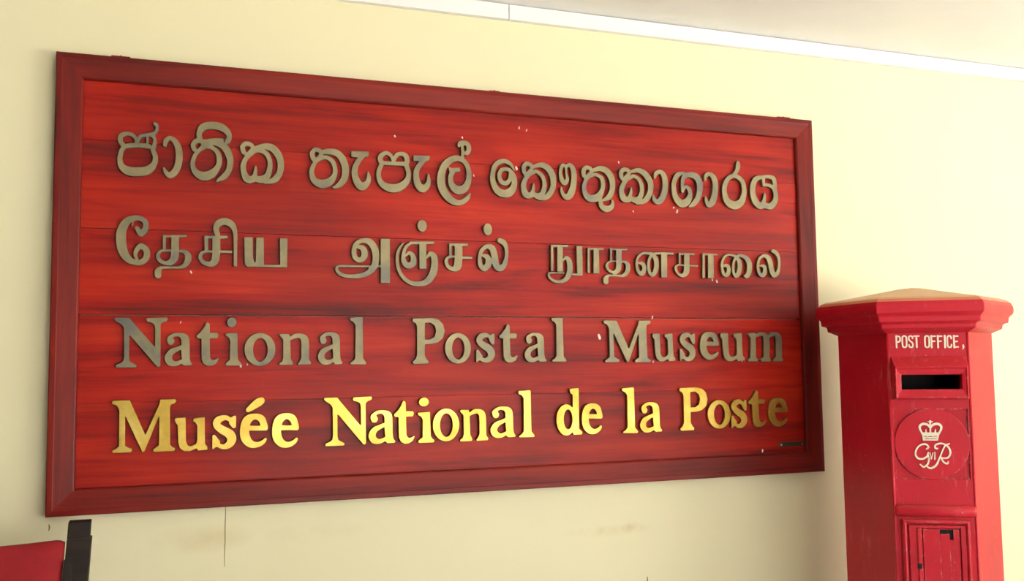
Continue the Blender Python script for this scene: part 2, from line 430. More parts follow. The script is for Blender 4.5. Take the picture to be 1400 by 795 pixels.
# ------------------------------------------------------------------ glyph drawing: strokes -> distance field -> contour -> solid letter
# glyph drawings in millimetres: s = brush stroke (x, y, width), p = polygon, e = ellipse; a leading minus cuts away
# (name, centre x on board, centre z on board, width factor, drawing)
SINHALA_AND_TAMIL = [
 ('si_ja', 207.4, 976.1, 0.921, [('s',[(-50.7,-31,13.7),(-45.5,-52.6,18.1),(-27.3,-64.8,24.1),(-1.3,-66.2,25),(24.9,-60.8,23.3),(42.8,-43.7,16.9),(47.4,-23.2,14.5),(40.1,-3.4,12.9)]),('s',[(-50.7,-31,13.7),(-46.3,-10.7,12.9),(-38.5,-0.2,12.1)]),('s',[(-38.5,1.8,12.1),(-18.6,5.9,12.9),(5.5,7.4,12.9),(29.8,5.3,12.9)]),('s',[(-42.6,5.6,13.7),(-50,17.1,13.7),(-47.1,31.4,13.7),(-31.2,37.2,11.3),(-17.1,34.6,11.3),(-7.7,24.7,10.5),(-5.1,14,10.5)]),('s',[(-2.7,18.2,9.7),(4.3,30.7,10.5),(17.2,35.6,9.7),(33.3,38.7,11.3),(44.7,44.3,9.7),(51,56.2,9.7),(50,66.3,10.5),(44.3,69.5,9.7)]),('s',[(35.4,38,10.5),(44.1,29.3,9.7),(45.1,15.2,11.3),(41.3,2,12.1)]),('s',[(24.5,32.1,6.4),(24.1,9.8,7.2)])]),
 ('si_aa', 292.7, 957.4, 0.932, [('s',[(-18.5,31.6,11.4),(-17.1,43.1,13),(-6.7,51.5,12.2),(7.3,44.7,15.4),(18.2,25.8,18.7),(21.4,1.5,19.5),(17.7,-25.2,19.5),(7.8,-44.1,18.7),(-4.3,-52,16.3),(-14.5,-45.3,12.2),(-20.8,-33.5,6.5)])]),
 ('si_ti', 397.8, 973.1, 0.944, [('s',[(-32.7,36.7,14),(-35.4,55,16.5),(-24.1,73.2,20.6),(0.5,79.1,21.4),(25.5,76.7,21.4),(44.4,63.9,18.1),(50,49.2,14.8),(44.7,36.4,14.8)]),('s',[(-33.9,32.5,10.7),(-15.4,34.1,9.9),(5.1,38.8,9.1),(30,39.6,10.7)]),('s',[(-48.7,8.1,14),(-52.2,21,14),(-44.1,31.8,14),(-31,33.1,12.4),(-23.6,24.9,12.4),(-29.2,13.4,10.7),(-40.5,1.2,10.7)]),('s',[(-19.4,17.3,11.5),(-39.7,2.1,10.7),(-50.8,-19.9,13.2),(-52.2,-38.5,14),(-43,-56.4,19),(-22.5,-65.5,24.7),(0,-58.1,23.1),(18.4,-36.5,15.7),(22.3,-15.6,15.7),(15.9,4.7,14),(-0.8,16.9,12.4),(-19.4,17.3,11.5)]),('s',[(-23.6,27.8,12.4),(-7.2,30.5,15.7),(13.5,31,18.1),(34.4,22.4,21.4),(47.9,2.5,21.4),(53.6,-17.9,19),(49.6,-43,17.3),(37.3,-62.3,17.3),(22.9,-72.1,11.5),(15.5,-77.9,5.8)])]),
 ('si_ka', 533.6, 954.0, 0.961, [('s',[(-51.7,28.4,14.3),(-55.2,42.8,14.3),(-47.8,52.1,14.3),(-33.2,51.8,13.4),(-25.6,42.6,11.7),(-32.2,31.7,10.9),(-43.4,20.6,10.9)]),('s',[(-18.5,34.7,11.7),(-41.2,15.7,12.6),(-51.4,-4.9,15.9),(-51.2,-25.7,16.8),(-42.8,-45.3,21.8),(-30.3,-48.7,20.1),(-20,-37.3,13.4),(-17.2,-21.7,10.1),(-16.9,-10.4,5)]),('s',[(-28.2,-49.5,16.8),(-15.8,-45.5,17.6),(-1.1,-47.2,21),(15.6,-36.6,18.4),(23,-15.2,15.9),(23.7,5.8,14.3),(15.2,26.3,14.3),(-1.7,35.8,13.4),(-18.5,34.7,11.7)]),('s',[(-16.4,42.4,11.7),(8.7,49.1,17.6),(31.9,44.3,21.8),(49,24.2,21.8),(55.5,1.4,19.3),(52.3,-24.1,18.4),(40.9,-42.4,19.3),(26.2,-50.7,15.1),(9.4,-54.6,9.2)])]),
 ('si_ta', 722.9, 949.4, 0.985, [('s',[(-44.9,26.6,15.4),(-48.3,41.4,14.6),(-40.7,52.6,13.7),(-27.9,52.1,13.7),(-22.4,42.2,12),(-28.7,31.1,11.2),(-41.5,19.6,12)]),('s',[(-10.8,32.6,12),(-35.1,20.8,11.2),(-47.8,-1.3,13.7),(-49,-18.4,15.4),(-41.3,-37.2,19.7),(-20,-45.9,25.7),(1.4,-39.2,23.2),(16.4,-19,15.4),(18.5,2.6,13.7),(9.8,23.6,14.6),(-10.8,32.6,12)]),('s',[(-24.5,45,10.3),(-3.1,50.3,17.2),(22.7,47.7,20.6),(40.1,31.9,22.3),(49.6,4.4,21.5),(46.6,-23.8,19.7),(35.8,-41.6,18),(20.7,-52.3,10.3),(12.1,-54.4,5.1)])]),
 ('si_ae', 815.0, 954.7, 0.996, [('p',[(-27,50.8),(27.3,53.5),(24.2,37.2),(7.6,33.5),(-27,32.6)]),('s',[(11.1,42.4,14.8),(-3.2,25.4,14.8),(-14.1,5.2,17.4),(-16.3,-18.7,19.1),(-7.6,-42,22.6),(5.4,-52.2,24.3),(19.7,-42.7,17.4),(25.9,-27.2,13),(23.7,-9,5.2)])]),
 ('si_pa', 915.6, 954.8, 1.008, [('s',[(-35.2,20.9,14.1),(-41.2,33.6,15.8),(-33.8,46.4,14.9),(-20.7,51.7,12.3),(-7.5,43.7,11.4),(-1,28.7,11.4)]),('s',[(-1,28.7,10.5),(8.7,47,13.2),(23.3,52.3,13.2),(36.6,46.6,15.8),(40.5,32.2,15.8),(35.2,20,13.2)]),('s',[(-36,21.3,12.3),(-1,21.7,12.3),(34.3,23,13.2)]),('s',[(-35.2,19.6,13.2),(-44.8,-3.8,14.1),(-44,-25.5,14.9),(-31.8,-44.5,20.2),(-5.7,-53.2,25.5),(18.5,-47.5,24.6),(38.5,-29.7,19.3),(45.2,-7.2,14.9),(38.7,16.7,14.9)])]),
 ('si_ae2', 1001.1, 956.1, 1.019, [('p',[(-25.6,49),(26.4,51.1),(23.1,36.1),(7.5,32),(-25.7,32.1)]),('s',[(11.1,40.7,14.2),(-1.4,27,15.1),(-14.8,6.2,16.9),(-17.1,-16.1,18.6),(-10.6,-40,22.2),(2.6,-50.4,24),(16,-40.8,17.8),(21.4,-25,12.4),(19.8,-5.9,5.3)])]),
 ('si_la', 1106.9, 958.7, 1.032, [('s',[(44.4,-59.6,4.5),(34.3,-77.2,14.4),(10.7,-90.9,17.1),(-16.1,-82,22.5),(-38.2,-54.1,25.2),(-44.6,-23.2,24.3),(-37.7,13,21.6),(-17.4,37.6,20.7),(7.4,46.4,18),(29.9,35.2,15.3),(41,8.8,15.3),(39.3,-22.9,18),(25.5,-46.2,24.3),(4.3,-50.9,26.1),(-12.2,-35.7,18.9),(-15.6,-12.6,15.3),(-7.4,4.9,14.4)]),('p',[(-22.9,19.3),(-10.9,14.6),(13.9,18.4),(15.1,5),(-17.7,-0.2)]),('s',[(21.8,46,10.8),(22,66.3,9.9),(21.3,84.4,9)]),('s',[(23.3,64.2,10.8),(35.6,63.6,13.5),(42.1,77.7,15.3),(35.9,93.6,15.3),(16.8,93.1,15.3),(10.9,84.5,9)])]),
 ('si_e', 1261.6, 954.3, 1.051, [('s',[(27,15,12.8),(19.5,23.2,13.5),(6.3,26.9,12),(-6.9,21.6,12.8),(-13.5,3.9,12.8),(-6.2,-14.4,15),(8.8,-17.3,14.3),(20.3,-4.3,13.5),(23.6,14.8,13.5)]),('s',[(25.1,18.6,12.8),(34.3,-1.5,16.5),(31.3,-28.1,20.3),(18.6,-45.7,26.3),(-1.4,-50.5,24.8),(-20.7,-40.4,21.8),(-31.6,-18.5,18),(-34,5.7,15),(-27.3,32.3,15),(-12.2,47.5,15),(6.6,51,14.3),(23.5,42.3,11.3),(33.5,25.6,5.3)])]),
 ('si_ka2', 1378.4, 947.9, 1.065, [('s',[(-45.4,27.4,13.7),(-46.3,42.6,13.7),(-37.5,53.8,13.7),(-24.3,50.8,13),(-20.7,40.4,11.4),(-30.3,28.4,10.7),(-41.8,18.2,9.9)]),('s',[(-7.5,32.5,10.7),(-32.4,16.9,12.2),(-45.9,-4.8,15.2),(-47.3,-23.8,16.8),(-40.7,-42.3,21.3),(-27.6,-45.4,19),(-18.7,-32.8,12.2),(-16.2,-18.2,9.1),(-15.7,-7.6,4.6)]),('s',[(-25.7,-46,16.8),(-14.3,-42.8,16),(-1.1,-47,19.8),(12.4,-35.6,16.8),(18.5,-14.4,14.5),(16.9,6.5,13),(7.6,23.1,13),(-7.5,32.5,10.7)]),('s',[(-17.6,45.5,9.9),(8,52.9,16.8),(29,45.5,20.6),(44,23.4,20.6),(47.5,0.7,18.3),(43.2,-22.5,17.5),(31.4,-42.2,18.3),(17.9,-51.3,15.2),(1.4,-56,7.6)])]),
 ('si_au', 1476.5, 954.7, 1.077, [('s',[(-4.2,45.6,8.5),(-14.5,48.8,12.3),(-21.4,27.9,10.8),(-18,5.1,13.9),(-8.9,-5.9,16.2),(0.1,6.2,11.6),(-2.7,23.3,7.7),(-4.2,45.6,8.5)]),('s',[(-3.1,45.7,10),(8.6,52.2,13.1),(18.9,40.1,17),(22.3,17.2,17.7),(19,-13.9,19.3),(10.9,-39.4,21.6),(-0.9,-51.6,19.3),(-13.4,-44.6,13.1),(-18.6,-31.4,9.2),(-19.2,-21.9,5.4)])]),
 ('si_tu', 1583.8, 937.0, 1.091, [('s',[(-45.5,38.6,14),(-46.4,54.1,14),(-37.3,64.4,14),(-24.6,62.5,13.2),(-20.9,52.2,10.9),(-30.8,40.7,10.9),(-40.7,30.4,10.1)]),('s',[(-9.4,43.6,10.9),(-32.9,31.7,10.9),(-44.1,9.7,13.2),(-44.5,-9.7,14.8),(-36,-27.8,20.3),(-18.7,-34.6,24.9),(0.8,-25.8,21.8),(13.4,-4.5,14.8),(16.5,17.1,14),(9.9,36.3,13.2),(-9.4,43.6,10.9)]),('s',[(-22.8,52.9,9.4),(4.6,64.4,17.1),(28,58.9,21),(43.3,38.3,21),(47.5,15.1,17.9),(44.2,-8.6,17.1),(33.2,-27.6,17.1),(16.2,-37.4,8.6)]),('s',[(6.5,-36,14),(9.9,-57.2,15.6),(25.4,-65.4,21),(41.2,-59.5,16.4),(47,-44.4,9.4),(44.1,-35.2,4.7)])]),
 ('si_ka3', 1719.7, 950.5, 1.107, [('s',[(-46.9,27.7,14.2),(-47.8,42.6,14.2),(-38.6,53.5,14.2),(-25.7,51.2,13.5),(-21.1,42.4,11.9),(-31.2,29.9,11.1),(-43.2,19.3,10.3)]),('s',[(-7.5,34.1,11.1),(-31.5,18,12.7),(-44.9,-4.4,15.8),(-47.3,-22.2,16.6),(-40.6,-41.5,21.4),(-27.8,-44.7,19),(-19.7,-32.5,12.7),(-16.6,-18.5,9.5),(-15.5,-5.8,4.7)]),('s',[(-26.2,-45.8,17.4),(-14.4,-42,16.6),(0.5,-46,20.6),(13.4,-34.6,16.6),(19.9,-12.5,14.2),(17.6,9.2,13.5),(8.1,26.4,12.7),(-7.5,34.1,11.1)]),('s',[(-17.1,46.6,9.5),(8.8,53.4,15.8),(30.4,43.7,20.6),(45.1,22.7,20.6),(49.3,1.1,18.2),(44,-23,18.2),(32.3,-41.5,18.2),(18.2,-51,15),(1.1,-55.8,7.9)])]),
 ('si_aa2', 1805.8, 953.5, 1.118, [('s',[(-14.2,28.9,7.2),(-9.5,43.9,13.6),(5.1,50.5,14.4),(17.1,36.8,18.4),(20.4,9,18.4),(16.1,-19.2,19.2),(5.9,-41.7,20),(-6.2,-50.3,18.4),(-17.2,-43,13.6),(-20.8,-29.3,6.4)])]),
 ('si_ga', 1909.4, 949.7, 1.131, [('s',[(-9.6,56.1,8.1),(-29.9,47.5,15.4),(-42.5,22.6,15.4),(-43.3,-5.6,16.2),(-36,-31.2,20.2),(-18.4,-47.5,26.7),(2,-37.2,21.8),(10.7,-14.5,14.5),(6.3,3.4,13.7),(-4.8,8.8,10.5),(-13.3,-7.8,6.5)]),('s',[(-16.1,-8,7.3),(-14.6,20.3,11.3),(-8.8,41.6,15.4),(8.5,51.2,17.8),(30.6,46.6,22.6),(42.7,27.9,21.8),(43.7,3.6,19.4),(36.8,-25.2,17.8),(22,-46.2,17),(6.7,-56.2,6.5)])]),
 ('si_aa3', 1999.4, 955.0, 1.142, [('s',[(-16.4,31.2,7.3),(-13.1,46.4,13.1),(-0.7,52.6,14.7),(12.4,41.2,18.8),(17.8,15.8,18.8),(14.5,-15,19.6),(5.5,-43.2,21.2),(-6.6,-52.8,16.3),(-14.3,-39,11.4),(-16.8,-27,5.7)])]),
 ('si_ra', 2094.1, 981.4, 1.152, [('s',[(2,25.3,14.9),(-20.9,13.9,14.9),(-32.7,-10.7,15.7),(-34.3,-35.3,16.5),(-25.3,-63.5,23.1),(-3.2,-75.8,28.9),(19.8,-65.1,23.9),(31.4,-39.8,18.2),(33,-14.9,15.7),(25.6,11.5,15.7),(2,25.3,14.9)]),('s',[(-1.2,26.3,14.9),(8.7,41.4,12.4),(13.7,54.1,14.9),(14.9,67.5,14),(14,76.9,4.1)])]),
 ('si_ya', 2213.4, 959.1, 1.168, [('s',[(-4.6,49.7,12.5),(-26.4,42.5,17.5),(-38.8,17.6,18.4),(-39.8,-11.5,18.4),(-31.1,-37.9,22.5),(-15,-51.6,21.7),(-4.2,-38.5,14.2),(-0.3,-21.7,10),(1.1,-5.8,4.2)]),('s',[(-13,-52.3,18.4),(-0.4,-48.7,18.4),(20.5,-49.7,23.4),(35.7,-32.1,18.4),(39.5,-8.9,15.9),(33.1,13.7,15),(16.6,22.3,11.7),(-0.1,22.1,10)]),('s',[(-1.4,20.8,9.2),(-0.5,48.3,11.7),(15.6,52.8,12.5),(32.2,48.4,15),(37.2,34.9,14.2),(37.7,14,13.4)])]),
 ('ta_ee', 199.5, 723.1, 0.926, [('s',[(8.4,33,11.9),(18.9,19.5,17.4),(30.7,29.8,17.4),(32,47.8,15.9),(18.3,59.3,13.5),(-0.5,59.8,15.1),(-20.1,49.9,19.8),(-32.7,25.7,25.4),(-34.2,-0.1,27.7),(-29.3,-27.6,26.2),(-16.3,-48.9,21.4),(1.6,-59.5,15.1),(21.5,-59.1,15.9),(35.2,-45.6,18.2),(34.9,-25.8,17.4),(20.7,-15.8,16.6),(8.6,-25.7,12.7),(4.9,-40.5,10.3),(11.5,-54.2,7.9)]),('s',[(-4.9,39.7,4),(-2.3,53.3,5.5)])]),
 ('ta_tha', 300.1, 685.6, 0.940, [('p',[(-29,54.2),(37.7,56.5),(37.8,49.6),(-28.9,47.4)]),('p',[(-29,54.2),(-20.2,54.5),(-19.6,10.9),(-28.3,10.6)]),('p',[(-5.8,55),(15.9,55.7),(16.6,6.3),(-5.1,5.7)]),('s',[(5.6,18,20.8),(3.9,-6.1,22.4),(-4.7,-19.1,18.4),(-20.6,-22.7,11.2),(-35.9,-15.1,11.2),(-40.9,-1.3,10.4),(-34.7,8.9,8),(-21.2,11.6,6.4),(-5.2,12.1,6.4)]),('s',[(15.7,11.1,7.2),(31.1,9.9,11.2),(41.3,-0.3,17.6),(40.3,-16.4,17.6),(29.6,-29.6,12.8),(11.5,-34,7.2),(-20.5,-34.7,7.2),(-33.2,-36.6,10.4),(-40.2,-46.3,17.6),(-40,-55.8,18.4)])]),
 ('ta_si', 419.2, 719.9, 0.954, [('p',[(-39.8,21.7),(25.7,23.9),(25.8,15.7),(-39.7,13.6)]),('p',[(-39.8,21.7),(-29.7,22.1),(-29.2,-22.6),(-39.3,-22.9)]),('p',[(-18.4,22.4),(4.4,23.2),(5,-29),(-17.8,-29.6)]),('s',[(-6.4,-25.2,22),(-10.3,-47.7,22),(-23.5,-57.4,15.5),(-41.8,-52.5,11.4),(-50.8,-38.6,10.6),(-45.3,-25.5,9),(-30,-21.8,6.5),(-13.8,-21.4,6.5)]),('p',[(2.4,-17.7),(38.5,-17.5),(38.6,-24.8),(2.5,-25)]),('s',[(-2.9,25.8,14.7),(-8,42,16.3),(-0.4,57.4,19.6),(17.9,63.4,20.4),(36.5,55.1,18.8),(45.4,35.7,13),(46.9,9,10.6),(47.2,-23.8,9.8),(47.1,-56.5,9.8)]),('p',[(42.5,-52.5),(52.4,-52.3),(52.5,-61.3),(42.6,-61.5)])]),
 ('ta_ya', 546.8, 700.0, 0.970, [('p',[(-61.6,41.2),(-37,42.1),(-35.7,-18.9),(-29,-33.2),(-33.5,-41.5),(-51.9,-42.8),(-59.3,-33.9)]),('p',[(-28,41.1),(-5.7,41.9),(-5.1,-35.1),(40.6,-34),(39.3,41.3),(61.9,42.1),(60.7,-41.8),(-23.2,-42.1),(-33.5,-40.3),(-28.3,-24.9)])]),
 ('ta_a', 823.8, 683.1, 1.005, [('s',[(-16.4,41.1,9.4),(-0.6,36.4,18),(3.7,16,19.7),(-9.2,1.9,15.4),(-23.7,10.1,15.4),(-27.1,29.2,14.6),(-20.7,49.5,13.7),(-1.4,59.6,13.7),(20,55.5,19.7),(34.2,33.2,21.4),(37.2,3.1,19.7),(28.5,-20.7,19.7),(7,-38.3,15.4),(-22.9,-45.4,12.8),(-52.5,-45.1,11.1),(-71.5,-35.8,10.3),(-77.4,-24.5,8.6),(-69.4,-17.1,7.7),(-35.6,-16.3,6.4),(19.9,-15.8,6.4),(50.2,-14.2,7.7)]),('p',[(51.2,67),(79.1,67.9),(78.7,-63.5),(50.9,-64)])]),
 ('ta_nja', 981.8, 714.3, 1.023, [('e',(19.1,78.7,14.4,17.9)),('s',[(-37.5,25.4,4.4),(-51.5,4.1,8.7),(-55.9,-22.1,9.6),(-51.7,-52.3,10.5),(-36.7,-78,11.4),(-15.1,-92.7,13.1),(8.9,-95.3,14.9),(33,-87.5,19.2),(50.8,-63,22.7),(56.3,-32.2,21),(53.4,-11.1,19.2),(42.4,-4.4,13.1),(33.5,-16.1,6.1)]),('p',[(-18.8,30.9),(55.9,33.4),(55.8,25),(-18.9,22.6)]),('s',[(-13.6,26.7,7.9),(-29.8,13.5,9.6),(-37.2,-8.5,11.4),(-35.6,-30.2,15.7),(-23.5,-42.1,18.4),(-8.7,-33.9,19.2),(-8.6,-14.2,15.7),(-19,-3.6,11.4),(-29.9,-11.8,7)]),('p',[(10,31.8),(32,32.6),(31.5,-50.3),(9.6,-50.8)])]),
 ('ta_sa', 1116.5, 705.1, 1.040, [('p',[(-30.7,37.8),(27.1,39.8),(27,31.3),(-30.7,29.4)]),('p',[(-30.7,37.8),(-22.7,38.1),(-23,-2.2),(-31,-2.4)]),('p',[(-13.9,38.4),(10.1,39.2),(9.7,-11.9),(-14.3,-12.6)]),('s',[(-2.3,-7.8,24),(-5.6,-31,24),(-18,-39.2,15.1),(-33.4,-33,11.5),(-39.9,-17.7,10.7),(-34.5,-5.2,8.9),(-22.2,-2.2,6.2),(-6.7,-1.7,6.2)]),('p',[(6.7,-0.9),(40.2,0.1),(40.1,-7.5),(6.6,-8.5)])]),
 ('ta_il', 1225.0, 740.1, 1.053, [('e',(-15.6,50.1,13.5,18.5)),('s',[(-32.2,-30.9,9),(-17.9,-35.8,17.1),(-14.5,-53.7,19.8),(-25.9,-69.7,18.9),(-39.2,-59.7,15.3),(-41.2,-36.5,11.7),(-34.2,-13.9,12.6),(-18.5,-2.6,13.5),(-2.8,-8.4,19.8),(4.6,-35.2,20.7),(7.9,-57.6,20.7),(19.1,-68.5,20.7),(32.7,-59.2,16.2),(40.8,-34.1,11.7),(41.1,-7,12.6),(33.6,10.8,17.1),(22.3,16.8,17.1)])]),
 ('ta_nuu', 1466.0, 692.8, 1.084, [('p',[(-45.7,56.5),(-37.5,56.8),(-38.8,-26),(-47.1,-26.2)]),('p',[(-45.7,56.5),(9,58.4),(8.9,51),(-45.9,49.1)]),('p',[(-25.7,57.2),(-7.6,57.9),(-9.1,-27.1),(-27.1,-27.5)]),('s',[(-6.7,8,4.8),(0.9,17.1,10.7),(10.3,9.1,16.6),(13.5,-11.7,17.8),(10.4,-32.5,17.8),(1.2,-49,14.9),(-15.2,-58.3,11.3),(-35.8,-57.2,8.9),(-50.3,-47.2,7.7),(-54.3,-37.6,6.5),(-47.1,-31.8,5.9),(-26.6,-31.3,5),(-5.9,-31.7,5)]),('p',[(35,55.2),(53.9,55.8),(53.7,-38.1),(19.3,-38.3),(19.4,-32.3),(35.2,-31.4)])]),
 ('ta_aa', 1570.3, 703.5, 1.096, [('p',[(-25.4,40.5),(-18,40.8),(-18.9,-40.2),(-26.9,-38.9)]),('p',[(-25.4,41.1),(27.2,40.8),(27.1,34.7),(-25.6,34.2)]),('p',[(-6,40.3),(11.2,40.2),(10.8,-41.6),(-8.4,-40.9)])]),
 ('ta_tha2', 1644.9, 690.9, 1.106, [('p',[(-21,53.1),(35.3,54.1),(35.1,48),(-21.1,46.5)]),('p',[(-21,53.1),(-14.3,53.3),(-15.2,12.4),(-21.8,12.2)]),('p',[(-1.3,52.9),(16.6,53.5),(15.4,-2.5),(-2.5,-2.9)]),('s',[(6.9,9.4,17.6),(4.9,-11.8,17.6),(-5,-22.7,13.9),(-18,-22.1,9.1),(-29.2,-12.7,9.1),(-32.3,-1.3,8.5),(-26.1,8.5,6.7),(-12.7,12.8,5.2),(-0.6,12.9,5.2)]),('s',[(15.1,10.9,6.1),(26.7,11.2,9.7),(35.6,0.5,14.5),(34,-17.2,14.5),(24.2,-30.5,12.7),(10.5,-34.1,7.3),(-10.7,-33.4,6.7),(-27.3,-34.4,7.9),(-35.6,-43.6,15.2),(-36.4,-54.4,16.4)])]),
 ('ta_na', 1784.0, 695.5, 1.123, [('s',[(-52.3,4.4,7.4),(-40.8,1.9,13.5),(-36,-14.2,13.5),(-44,-29.7,16),(-54.5,-23.8,12.3),(-59.6,-8.7,9.2),(-59.4,12.7,8),(-51.8,27.6,8),(-37.9,37.3,8),(-22.6,36.8,9.9),(-11.9,35.6,10.5)]),('s',[(-13.4,38.1,9.2),(1.6,20.7,16),(3.8,-3.9,16),(-2.6,-25.6,15.4),(-12,-33.5,13.5),(-20,-22.9,10.5),(-22.3,-3.1,9.2),(-19.7,17,9.2),(-8.3,32.7,9.9),(6.6,38.1,7.4)]),('p',[(0.6,41.6),(61.7,42.1),(61.5,34.9),(0.4,34.2)]),('p',[(19.7,42.2),(39.9,42),(37.8,-40.6),(18.6,-41.1)])]),
 ('ta_sa2', 1902.0, 700.6, 1.138, [('p',[(-26.4,36.6),(26.7,37.1),(26.5,31.1),(-26.5,30.3)]),('p',[(-26.4,36.6),(-20.2,36.8),(-21.2,-3.7),(-27.4,-3.9)]),('p',[(-8.7,36.5),(9.4,37.1),(8.1,-12.2),(-10,-12.7)]),('s',[(-0.6,0,18.1),(-2.5,-25,19.3),(-13.8,-37.7,14.3),(-27.6,-34.3,9.4),(-36.5,-21.2,8.7),(-37.2,-11,8.1),(-29.9,-4,6.2),(-17.5,-3.6,5.3),(-5.1,-3.9,5.3)]),('p',[(7.4,-2.3),(37.2,-2.7),(37,-8.3),(7.3,-8.5)])]),
 ('ta_aa2', 1989.6, 696.8, 1.149, [('p',[(-24.2,41.4),(-16.4,41.6),(-18.1,-42.2),(-26.5,-40.2)]),('p',[(-24.2,41.4),(26.8,41.2),(26.6,35.5),(-24.4,35.1)]),('p',[(-5.4,41.1),(12.8,41),(11.7,-41.8),(-8.7,-41.4)])]),
 ('ta_ai', 2089.6, 701.0, 1.161, [('s',[(-39.5,-2.5,8.3),(-28.4,-1.9,12.7),(-23.5,-15.4,14),(-29.3,-32.3,14.6),(-39.7,-31,12.1),(-45.2,-16,9.5),(-45.8,6.1,8.3),(-38.7,24.7,8.3),(-24.2,34.7,7.6),(-8.3,33.6,8.9),(2.6,28.2,10.2)]),('s',[(1.1,30.4,8.9),(12.4,14.2,15.3),(13.6,-8,15.9),(7.2,-29.8,15.3),(-0.9,-35.4,12.7),(-7.9,-24.5,9.5),(-8.5,-2.3,8.9),(-4.1,16.9,8.9),(7.5,31.3,9.5),(21.9,33,11.5),(38.3,23.9,16.5),(46.7,5.6,17.8),(45.3,-16.8,17.2),(38.4,-33.9,15.9),(30,-34.7,9.5)])]),
 ('ta_la', 2221.2, 711.8, 1.177, [('s',[(-28.3,-9.8,7.7),(-16.5,-10.8,12.9),(-12.8,-26.1,14.2),(-20.7,-41.8,14.9),(-31.7,-37.2,11.6),(-36.6,-20.3,9.7),(-36,-1.1,9),(-28.3,17.8,9),(-13.7,24.7,12.3),(-1,18.7,16.8),(5.8,0.2,16.8),(8.9,-22.3,16.8),(16.4,-39.2,18.1),(27.9,-34.7,14.2),(34.8,-15.2,9.7),(36.5,7.6,9),(33,26.9,11.6),(24,38.9,14.9),(16.6,41.9,13.6)])]),
]
